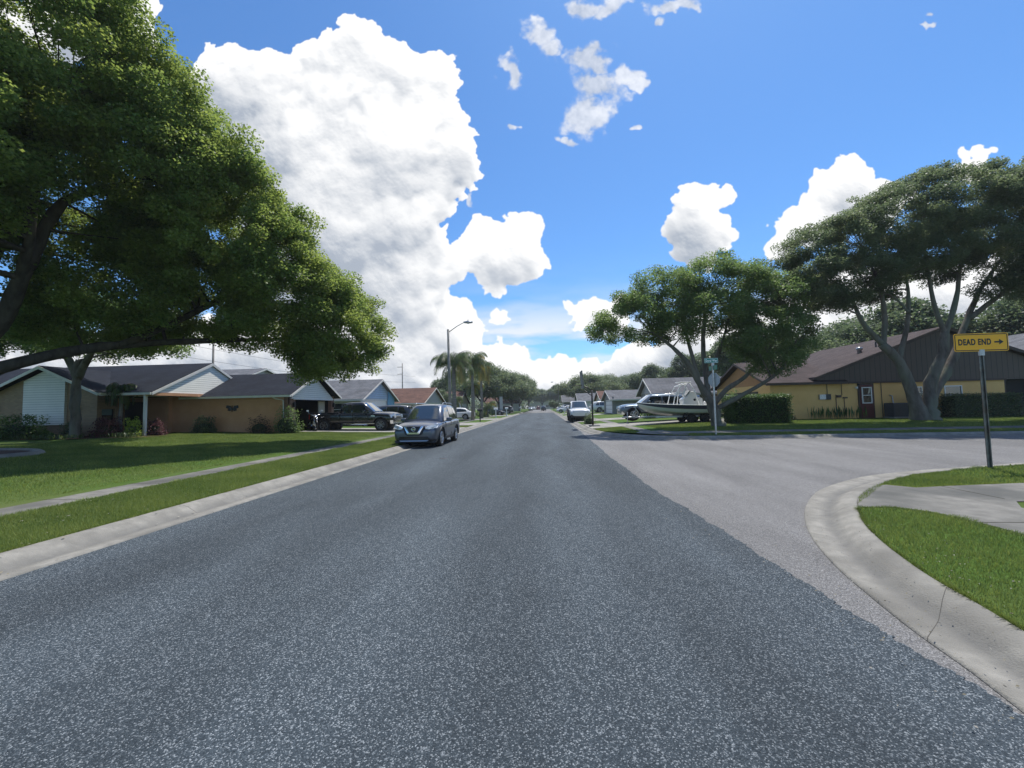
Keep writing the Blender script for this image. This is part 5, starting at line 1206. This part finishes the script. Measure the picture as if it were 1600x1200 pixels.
# the big overhanging tree on the left; its trunk stands in the mulch ring just outside the frame
tb=(-19.3,11.9,.3)
tree('shade_tree','huge leafy shade tree overhanging the left lawn and filling the upper left','tree',tb,
 [([(-19.3,11.9,.2),(-19.25,11.9,1.2),(-19.0,11.9,2.0)],[.55,.46,.42]),
  ([(-19.1,11.9,1.8),(-18.3,11.9,2.5),(-17.0,12.0,3.12),(-16.1,13.6,3.9),(-14.9,14.8,4.25),(-13.0,16.1,4.5),(-11.2,17.4,4.7),(-9.8,18.6,5.0)],[.33,.26,.20,.17,.13,.10,.06,.03]),
  ([(-19.1,11.9,1.9),(-18.2,11.8,3.0),(-16.9,11.8,4.4),(-15.9,11.8,6.4),(-15.2,12.1,8.4),(-14.0,13.2,9.6),(-12.8,14.2,10.6)],[.34,.27,.22,.18,.14,.09,.04]),
  ([(-16.3,11.8,5.6),(-15.6,11.5,6.6),(-15.0,11.2,8.4),(-14.6,11.4,11.0)],[.15,.13,.10,.04]),
  ([(-19.1,11.9,2.0),(-19.2,12.6,5),(-18.6,13.2,8.5),(-17.6,13.8,11.5)],[.34,.26,.18,.06]),
  ([(-15.5,14.3,4.1),(-13.7,15.0,5.2),(-12.1,15.7,6.4),(-10.9,16.3,7.6)],[.14,.12,.09,.04])],
 [((-9.3,18.4,4.9),(2.15,2.3,2.2)),((-10.7,16.6,6.6),(2.3,2.6,2.5)),((-12.1,14.8,8.8),(2.5,2.7,2.6)),((-13.8,13.2,11.0),(2.8,2.9,2.9)),
  ((-16.2,12.0,9.4),(3.0,3.2,3.2)),((-13.9,15.6,6.3),(2.5,2.6,2.0)),((-16.0,14.8,6.2),(2.8,2.8,1.9)),((-12.0,17.6,5.2),(2.0,2.2,1.35)),((-17.6,16,11.0),(4,4,3.8)),((-17.8,15.5,5.0),(2.2,2.4,1.1)),
  ((-14.6,10.6,12.6),(3.0,3.0,2.8)),((-16.5,11.5,14.4),(3.4,3.2,2.4)),((-16.2,8.2,9.2),(3.6,3.4,3.2)),((-17.5,4.6,8.6),(4.2,3.8,3.2)),((-19.8,9,9),(3.5,3.5,3.5)),((-17.6,1.0,8),(3.8,3.4,3)),((-10.0,19.0,3.9),(1.5,1.6,1.2)),((-9.9,17.5,6.0),(2.0,2.1,1.8)),((-11.2,15.8,7.8),(2.2,2.3,2.1)),((-12.7,14.0,10.0),(2.3,2.3,2.2))],  # unseen lobes nearest the camera are added to shade the left lawn
 'leaf_oak','barkdark',430,.088,.54,1.75,260,.35,.05)
# tree in front of the brick gable
tree('lawn_tree','straight gray trunk of the tree standing in front of the brick gable','tree',(-23.55,19.6,.42),
 [([(-23.5,19.6,.3),(-23.53,19.6,.9),(-23.55,19.6,2.0),(-23.6,19.65,3.2),(-23.5,19.7,4.4)],[.30,.21,.19,.19,.18]),([(-23.6,19.7,3.5),(-22.6,19.4,4.6),(-21.6,19.2,5.6)],[.19,.14,.05]),([(-23.6,19.7,3.5),(-24.6,19.9,4.8),(-25.8,20,5.8)],[.19,.14,.05])],
 [((-23.0,19.8,6.0),(3.5,2.6,1.9)),((-26.2,19.6,5.8),(2.4,2.2,1.6)),((-19.9,19.9,5.6),(2.1,1.8,1.2))],'leaf_mid','barkgrey',330,.10,.6,1.1,60)
# right corner tree above the boat
T1=(9.25,23.6,.32)
tree('corner_tree','spreading mid green tree with forked trunk in front of the boat','tree',T1,
 [([(9.35,23.6,.25),(9.25,23.6,.6),(9.1,23.6,1.3),(8.9,23.6,1.9)],[.42,.30,.27,.24]),
  ([(8.95,23.6,1.7),(8.4,23.5,2.6),(7.9,23.4,3.6),(7.0,23.3,4.6),(6.0,23.2,5.4)],[.2,.16,.13,.1,.04]),
  ([(8.4,23.5,2.6),(8.2,23.7,4.0),(8.0,24,5.4),(7.9,24,6.8)],[.13,.11,.08,.03]),
  ([(8.9,23.6,1.9),(8.9,23.9,3.4),(8.9,24,5.2),(9.2,24,7.2)],[.18,.14,.11,.04]),
  ([(9.15,23.6,1.5),(9.9,23.6,2.3),(10.9,23.8,2.9),(12.2,23.8,4.2)],[.17,.13,.10,.04]),
  ([(9.2,23.6,1.2),(10.4,23.2,1.9),(11.9,23.0,2.8),(13,23.1,3.8)],[.14,.11,.09,.04]),
  ([(8.9,23.8,3.0),(9.8,24,4.6),(10.4,24.4,6.0)],[.11,.09,.04])],
 [((5.0,23.4,6.1),(1.9,1.9,1.45)),((6.9,23.7,7.3),(2.0,2.0,1.55)),((9.7,24.1,8.1),(2.4,2.2,1.65)),((9.0,22.9,6.2),(2.1,1.6,1.2)),((12.0,23.7,6.9),(2.0,2.1,1.8)),((12.4,23.2,5.2),(1.7,1.7,1.3)),((10.9,22.7,4.6),(1.4,1.2,1.0)),((12.3,23.0,3.7),(1.2,1.2,.9)),((7.0,23.0,5.6),(1.5,1.3,.9)),((3.5,23.2,5.5),(1.0,.9,.55))],
 'leaf_mid','barkgrey',280,.085,.46,1.9,190,.25,.07)
# big multi-stemmed tree right
T2=(20.9,24.9,.4)
tree('umbrella_tree','wide umbrella shaped dark tree with many gray stems before the yellow house','tree',T2,
 [([(20.6,24.9,.3),(20.5,24.9,1.0),(20.2,24.9,2.2),(19.6,24.8,3.6),(18.7,24.7,4.6)],[.52,.34,.29,.24,.20]),
  ([(21.1,24.9,.3),(21.1,24.9,1.0),(21.3,24.9,2.4),(21.9,24.8,4.0),(22.1,24.8,5.2)],[.52,.34,.29,.24,.19]),
  ([(21.0,25.1,.3),(21.5,25.2,1.6),(22.8,25.4,3.4),(23.8,25.6,5.4),(25.0,25.8,7.6),(26.4,25.6,9.8)],[.42,.27,.22,.16,.11,.04]),
  ([(18.8,24.7,4.5),(17.6,24.5,5.9),(17.0,24.4,7.3),(15.6,24.3,8.6)],[.15,.115,.08,.03]),
  ([(18.8,24.7,4.4),(18.9,24.6,6.2),(18.6,24.5,8.0),(17.9,24.4,9.8)],[.15,.12,.085,.03]),
  ([(19.6,24.8,3.6),(20.1,24.7,5.6),(20.2,24.6,7.6),(20.0,24.8,10)],[.14,.11,.08,.03]),
  ([(22.1,24.8,5.0),(21.6,24.7,6.6),(21.4,24.7,8.4),(21.2,24.6,10.6)],[.14,.11,.08,.03]),
  ([(22.1,24.8,5.0),(22.9,24.9,7.0),(23.3,24.9,9.0),(23.8,24.7,11)],[.15,.12,.085,.03]),
  ([(24.2,25.6,6.0),(25.6,25.2,7.3),(27.2,25.0,7.9),(28.6,25,8.8)],[.14,.11,.08,.04]),
  ([(18.0,24.6,7.6),(19.2,24.4,7.2),(20.1,24.5,6.2)],[.07,.06,.06])],
 [((14.6,24.4,8.6),(1.9,2.5,1.25)),((16.4,24.4,9.9),(2.5,2.9,1.6)),((19.0,24.4,11.0),(2.9,3.1,1.9)),((21.8,24.6,12.0),(3.0,3.2,2.0)),((24.6,24.8,12.1),(3.0,3.2,2.1)),((27.2,25,11.8),(2.8,3.2,2.4)),((29.6,25,10.6),(2.8,3,2.4)),
  ((14.4,24,7.4),(1.7,1.9,.9)),((16.8,23.8,8.2),(2.3,2.0,1.1)),((19.3,23.8,9.0),(2.5,2,1.3)),((22.0,23.8,9.9),(2.5,2,1.3)),((24.8,23.8,9.8),(2.4,2,1.4)),((27.4,24.2,9.2),(2.3,2,1.4)),((16.0,24.2,6.9),(1.5,1.3,.6)),((25.6,24,7.9),(1.4,1.3,.7)),((18.4,25.5,7.6),(1.6,1.5,.6)),((25.2,24.6,7.5),(1.3,1.3,.8)),((27.8,24.6,7.6),(1.9,1.8,1.3)),((22.2,25.4,8.7),(1.6,1.5,.7)),((30,24.6,8.3),(2,2,1.4))],
 'leaf_dark','barkgrey',300,.082,.50,1.9,300,.15,.06,flat=.6)
# generic background trees: built once, copied
def proto_tree(kind,H,RX,mat,n,size,bark='barkdark',slim=False):
    o=thing('background_tree','','tree',(0,0,0),0,None,True)
    lobes=[]
    for k in range(9):
        a=k*2.4; rr=RX*.55*math.sqrt((k+.5)/9); z=H*(.62 if k%3 else .78)-(rr/RX)*H*.16
        lobes.append(((rr*math.cos(a)*1.2,rr*math.sin(a)*1.2,z+.4*math.sin(k*2)),(RX*.46,RX*.46,H*(.17 if not slim else .2))))
    cl=lobes_to_clumps(lobes,1.0); limbs=[([(0,0,-.3),(.1,0,H*.25),(0,.1,H*.5)],[.03*H,.022*H,.016*H])]
    for k in range(4): a=k*1.6; limbs.append(([(0,0,H*.22),(RX*.3*math.cos(a),RX*.3*math.sin(a),H*.45),(RX*.6*math.cos(a),RX*.6*math.sin(a),H*.66)],[.016*H,.011*H,.004*H]))
    limbs_mesh(limbs,cl,30,.05).build('trunk',bark,o); crown_mesh('crown',cl,RX*.2,int(n/len(cl)),size,mat,o,.2,.8,.04)
    return o
P=[proto_tree('a',10,5.2,'leaf_far',38000,.24),proto_tree('b',11,4.2,'leaf_far',34000,.24,slim=True),proto_tree('c',9,5.6,'leaf_dark',42000,.22)]
usedp=[False]*3
def bg(k,x,y,s,label,group='trees beyond the houses',rz=None,z=0):
    o=P[k] if not usedp[k] else copy_tree(P[k]); usedp[k]=True
    o.location=(x,y,z); o.scale=(s,s,s*random.uniform(.94,1.08)); o.rotation_euler=(0,0,random.uniform(0,6.28) if rz is None else rz); tag(o,label,'tree',group); return o
bg(2,-12.2,84,1.12,'broad dark oak beside the palms, nearest of the far left trees'); bg(2,-10.8,101,1.2,'broad dark oak just behind the nearest far left oak'); bg(2,-9.2,120,1.28,'third dark oak in the row over the far left kerb')
bg(0,-8.6,150,1.15,'oak overhanging the far left end of the street'); bg(1,-22,98,.95,'tree standing left of the far oak row'); bg(0,-30,122,.9,'low tree peeking over the brown roof by the palms')
bg(1,-7,200,1.15,'tree at the end of the street, left of its middle'); bg(0,-1,235,1.2,'tree closing the street in the distance'); bg(1,6,228,1.15,'tree at the distant end, right of the street middle'); bg(0,14,215,1.1,'round tree behind the low blue gray roofed house')
bg(2,10.5,112,1.15,'dark tree rising beside the hoop backboard'); bg(2,17,118,1.2,'dark tree right of the hoop backboard'); bg(0,24,190,1.2,'distant tree behind the right side roofs')
ORD=['first','second','third','fourth','fifth','sixth','seventh','eighth','ninth','tenth']
def row(lst,kf,lab,grp):
    q=sorted(range(len(lst)),key=lambda i:lst[i][0]/lst[i][1])
    for i,(x,y,s) in enumerate(lst): bg(kf(i),x,y,s,lab%ORD[q.index(i)],grp)
row([(26,128,1.15),(25,104,1.05),(31,112,1.2),(27,84,1.02),(34,92,1.2),(31,76,1.1),(38,80,1.2),(29,64,.92),(35,66,1.12)],lambda i:i%2,'%s tall tree from the left in the wood behind the gray roofed houses','wood line behind the gray houses')
row([(24,52,.95),(29,50,1.05),(34,49,1.1),(39,47,1.12),(44,46,1.15),(49,44,1.2),(55,42,1.2),(31,57,1.2),(41,56,1.25),(62,44,1.3)],lambda i:(i+1)%3,'%s tree from the left in the wood behind the yellow house','wood line behind the yellow house')
bg(1,-34.0,58,.74,'small tree above the gray roof behind the black garage roof'); bg(0,-17.6,72,.52,'small yellow green tree left of the palms')
bg(0,-62,60,.9,'tree far behind the left house'); bg(1,-75,40,.9,'tree at the far left behind the black roof')
bg(0,3.2,138,.32,'round bushy tree at the far right kerb'); bg(0,-4,262,1.2,'last tree behind the small cream house')
# one mass of wood along the skyline
pts=[]
for k in range(420):
    a=R(random.uniform(-58,62)); d=random.uniform(270,340); pts.append((d*math.sin(a),d*math.cos(a),random.uniform(2,9)))
cl=np.array(pts); o=crown_mesh('far_woods',cl,5.5,110,1.3,'leaf_far',None,.1,.8,0); tag(o,'low dark wood along the whole skyline','wood',kind='stuff')
# ---------------- palms --------------------------------------------------
def palm(name,label,x,y,h,nf,fl,seed,dry=0,tr=.16,droop=1.0,z0=None,group='queen palms by the far left houses',size=.05):
    rs=random.Random(seed); z0=gz(x,y) if z0 is None else z0
    o=thing(name,label,'palm tree',(x,y,z0),0,group,True)
    MB().tube([(0,0,-.1),(.03,0,h*.3),(.0,.05,h*.7),(.02,0,h)],[tr*1.5,tr*1.1,tr,tr*.8],10).build('trunk','palmbark',o)
    VG=[];VD=[];TG=[];TD=[]; st=MB()
    for k in range(nf):
        a=k*2.399+rs.random()*.4; up=rs.uniform(-.25,1.15)if k>nf*.25 else rs.uniform(.9,1.4); L=fl*rs.uniform(.8,1.1)
        d=Vector((math.cos(a),math.sin(a),0)); p=Vector((.02,0,h)); pts=[p.copy()]; ang=up; n=14
        for i in range(n):
            p=p+(d*math.cos(ang)+Vector((0,0,math.sin(ang))))*L/n; pts.append(p.copy()); ang-=(.11+.045*i/3)*droop*(1.15 if up<.5 else 1)
            ang=max(ang,-1.5)
        st.tube(pts,[.03*(1-i/(n+1)) +.004 for i in range(n+1)],4,False)
        isdry=rs.random()<dry*(1.6 if up<.3 else .3)
        side=d.cross(Vector((0,0,1)))
        for i in range(1,n*4):
            f=i/(n*4); q=pts[int(f*n)].lerp(pts[min(n,int(f*n)+1)],f*n-int(f*n)); t=(pts[min(n,int(f*n)+1)]-pts[int(f*n)]).normalized()
            ll=fl*.30*math.sin(math.pi*(.12+.86*f))**.7*rs.uniform(.8,1.15)
            for s in (-1,1):
                e=(side*s*.75+t*.55+Vector((0,0,-.55+rs.uniform(-.25,.2)))).normalized()*ll; w=t*size*.55; mid=q+e*.5
                e2=q+e+Vector((0,0,-ll*.25))
                (VD if isdry else VG).append([q-w*.5,mid-w,e2,mid+w]); (TD if isdry else TG).append(rs.random()*.7+(.3 if s>0 else 0))
    st.build('frond_stem','bark',o)
    quads_mesh('fronds',np.array([[tuple(v) for v in q] for q in VG]),'leaf_palm',o,np.array(TG))
    if VD: quads_mesh('dry_fronds',np.array([[tuple(v) for v in q] for q in VD]),'leaf_dry',o,np.array(TD))
    return o
palm('palm_tree','tallest queen palm with drooping fronds right behind the street lamp',-9.55,44.5,6.2,28,3.3,1,.15,.2)
palm('palm_tree','second queen palm with yellowing fronds, right of the tallest palm',-8.5,50,6.9,26,2.9,2,.5,.16)
palm('palm_tree','third queen palm with hanging yellow fronds near the white mailbox',-8.3,56,6.7,26,2.9,3,.6,.15)
palm('palm_tree','slim palm behind the other palms next to the dark oaks',-10.0,60,4.6,20,2.5,4,.5,.14)
palm('palm_tree','low arching palm clump beside the far left drive',-8.6,64,1.6,16,2.2,5,.3,.12)
palm('palm_tree','short bushy palm left of the lamp pole between the brown roofs',-14.3,68,2.6,18,1.9,6,.1,.15)
palm('pygmy_palm','small pygmy date palm in front of the arched window of the brick house',-22.95,21.3,2.55,26,1.15,9,0,.08,1.3,.35,None,.035)
# ---------------- shrubs -------------------------------------------------
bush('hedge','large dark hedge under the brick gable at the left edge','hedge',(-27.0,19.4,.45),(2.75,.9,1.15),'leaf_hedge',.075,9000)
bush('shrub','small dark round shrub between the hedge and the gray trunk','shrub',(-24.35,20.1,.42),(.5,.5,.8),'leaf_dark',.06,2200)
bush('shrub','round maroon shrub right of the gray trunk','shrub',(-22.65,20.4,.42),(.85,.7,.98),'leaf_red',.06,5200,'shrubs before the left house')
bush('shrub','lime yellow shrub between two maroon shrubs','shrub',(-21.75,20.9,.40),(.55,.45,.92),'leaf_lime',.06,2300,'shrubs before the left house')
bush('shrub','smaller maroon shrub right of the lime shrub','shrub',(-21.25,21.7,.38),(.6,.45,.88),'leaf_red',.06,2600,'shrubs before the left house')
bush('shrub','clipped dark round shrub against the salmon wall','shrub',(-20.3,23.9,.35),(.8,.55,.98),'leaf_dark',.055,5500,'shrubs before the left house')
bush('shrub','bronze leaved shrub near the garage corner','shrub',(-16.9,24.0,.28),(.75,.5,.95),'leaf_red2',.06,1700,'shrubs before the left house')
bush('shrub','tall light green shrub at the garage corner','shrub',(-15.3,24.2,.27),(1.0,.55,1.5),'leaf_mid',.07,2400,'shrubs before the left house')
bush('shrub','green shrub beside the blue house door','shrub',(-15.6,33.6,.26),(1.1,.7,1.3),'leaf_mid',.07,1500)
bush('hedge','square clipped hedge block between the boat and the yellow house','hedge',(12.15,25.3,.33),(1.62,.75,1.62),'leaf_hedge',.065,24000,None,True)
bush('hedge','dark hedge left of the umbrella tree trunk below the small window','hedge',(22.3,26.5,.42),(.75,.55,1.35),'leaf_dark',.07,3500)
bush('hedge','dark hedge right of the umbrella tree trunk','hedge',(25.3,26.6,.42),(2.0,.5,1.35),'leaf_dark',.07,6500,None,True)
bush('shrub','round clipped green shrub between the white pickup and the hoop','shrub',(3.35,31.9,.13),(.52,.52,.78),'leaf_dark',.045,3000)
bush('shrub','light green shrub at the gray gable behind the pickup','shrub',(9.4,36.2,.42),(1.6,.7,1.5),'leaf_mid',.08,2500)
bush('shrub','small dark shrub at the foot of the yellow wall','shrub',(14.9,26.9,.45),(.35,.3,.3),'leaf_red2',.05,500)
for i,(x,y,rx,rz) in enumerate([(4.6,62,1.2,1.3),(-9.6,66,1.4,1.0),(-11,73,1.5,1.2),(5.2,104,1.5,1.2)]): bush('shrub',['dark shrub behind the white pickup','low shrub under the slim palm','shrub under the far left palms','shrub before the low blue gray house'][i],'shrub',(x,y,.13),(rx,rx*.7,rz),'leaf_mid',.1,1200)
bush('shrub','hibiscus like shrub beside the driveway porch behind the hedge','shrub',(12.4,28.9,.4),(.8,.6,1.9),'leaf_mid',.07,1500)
def spiky(name,label,c,n,hh,spread,mat,wid=.035):
    V=[];T=[]
    for k in range(n):
        x=c[0]+random.uniform(-spread[0],spread[0]); y=c[1]+random.uniform(-spread[1],spread[1]); a=random.uniform(0,6.28); l=random.uniform(.1,.45)*hh*spread[2]; H=hh*random.uniform(.55,1.1)
        s=Vector((-math.sin(a),math.cos(a),0))*wid; b=Vector((x,y,c[2]-.02)); m_=b+Vector((math.cos(a)*l*.4,math.sin(a)*l*.4,H*.6)); t=b+Vector((math.cos(a)*l,math.sin(a)*l,H*(1-.25*spread[2])))
        V.append([tuple(b-s*.6),tuple(m_-s),tuple(t),tuple(m_+s)]); T.append(random.random())
    o=thing(name,label,'plant',c); quads_mesh('leaves',np.array(V),mat,o,np.array(T)); return o
spiky('snake_plants','row of upright snake plants at the foot of the yellow wall',(17.6,27.0,.45),90,.85,(1.6,.25,.4),'leaf_hedge')
spiky('liriope','pale arching liriope grass clump before the maroon shrubs',(-21.9,20.1,.42),240,.42,(1.2,.25,1.5),'leaf_palm',.02)
spiky('liriope','pale liriope border along the foot of the hedge and gray trunk',(-25.0,18.9,.44),420,.38,(2.6,.3,1.5),'leaf_palm',.02)
# soil strips under the planting
structure(sheet('mulch_bed',[(-31,18.4),(-22.9,18.8),(-20.6,20.0),(-20.4,21.8),(-24,22),(-31,21.2)],lambda x,y:gz(x,y)+.03,'mulch',1.5))
structure(sheet('mulch_bed',[(-21,24.58),(-21,23.7),(-14.6,23.7),(-14.6,24.58)],lambda x,y:gz(x,y)+.03,'mulch',1.5))

# ---------------- haze ---------------------------------------------------
hz=MB().box(-420,420,-60,420,-1.7,20).build('haze','dark'); hz['kind']='stuff'
vm_=bpy.data.materials.new('haze_air'); vm_.use_nodes=True; N,K=nodes(vm_); N.remove(N['Principled BSDF'])
pv=N.new('ShaderNodeVolumePrincipled'); pv.inputs['Color'].default_value=(.86,.92,1,1); pv.inputs['Density'].default_value=.0004; pv.inputs['Anisotropy'].default_value=.2; K.new(pv.outputs[0],N['Material Output'].inputs['Volume'])
hz.data.materials.clear(); hz.data.materials.append(vm_)
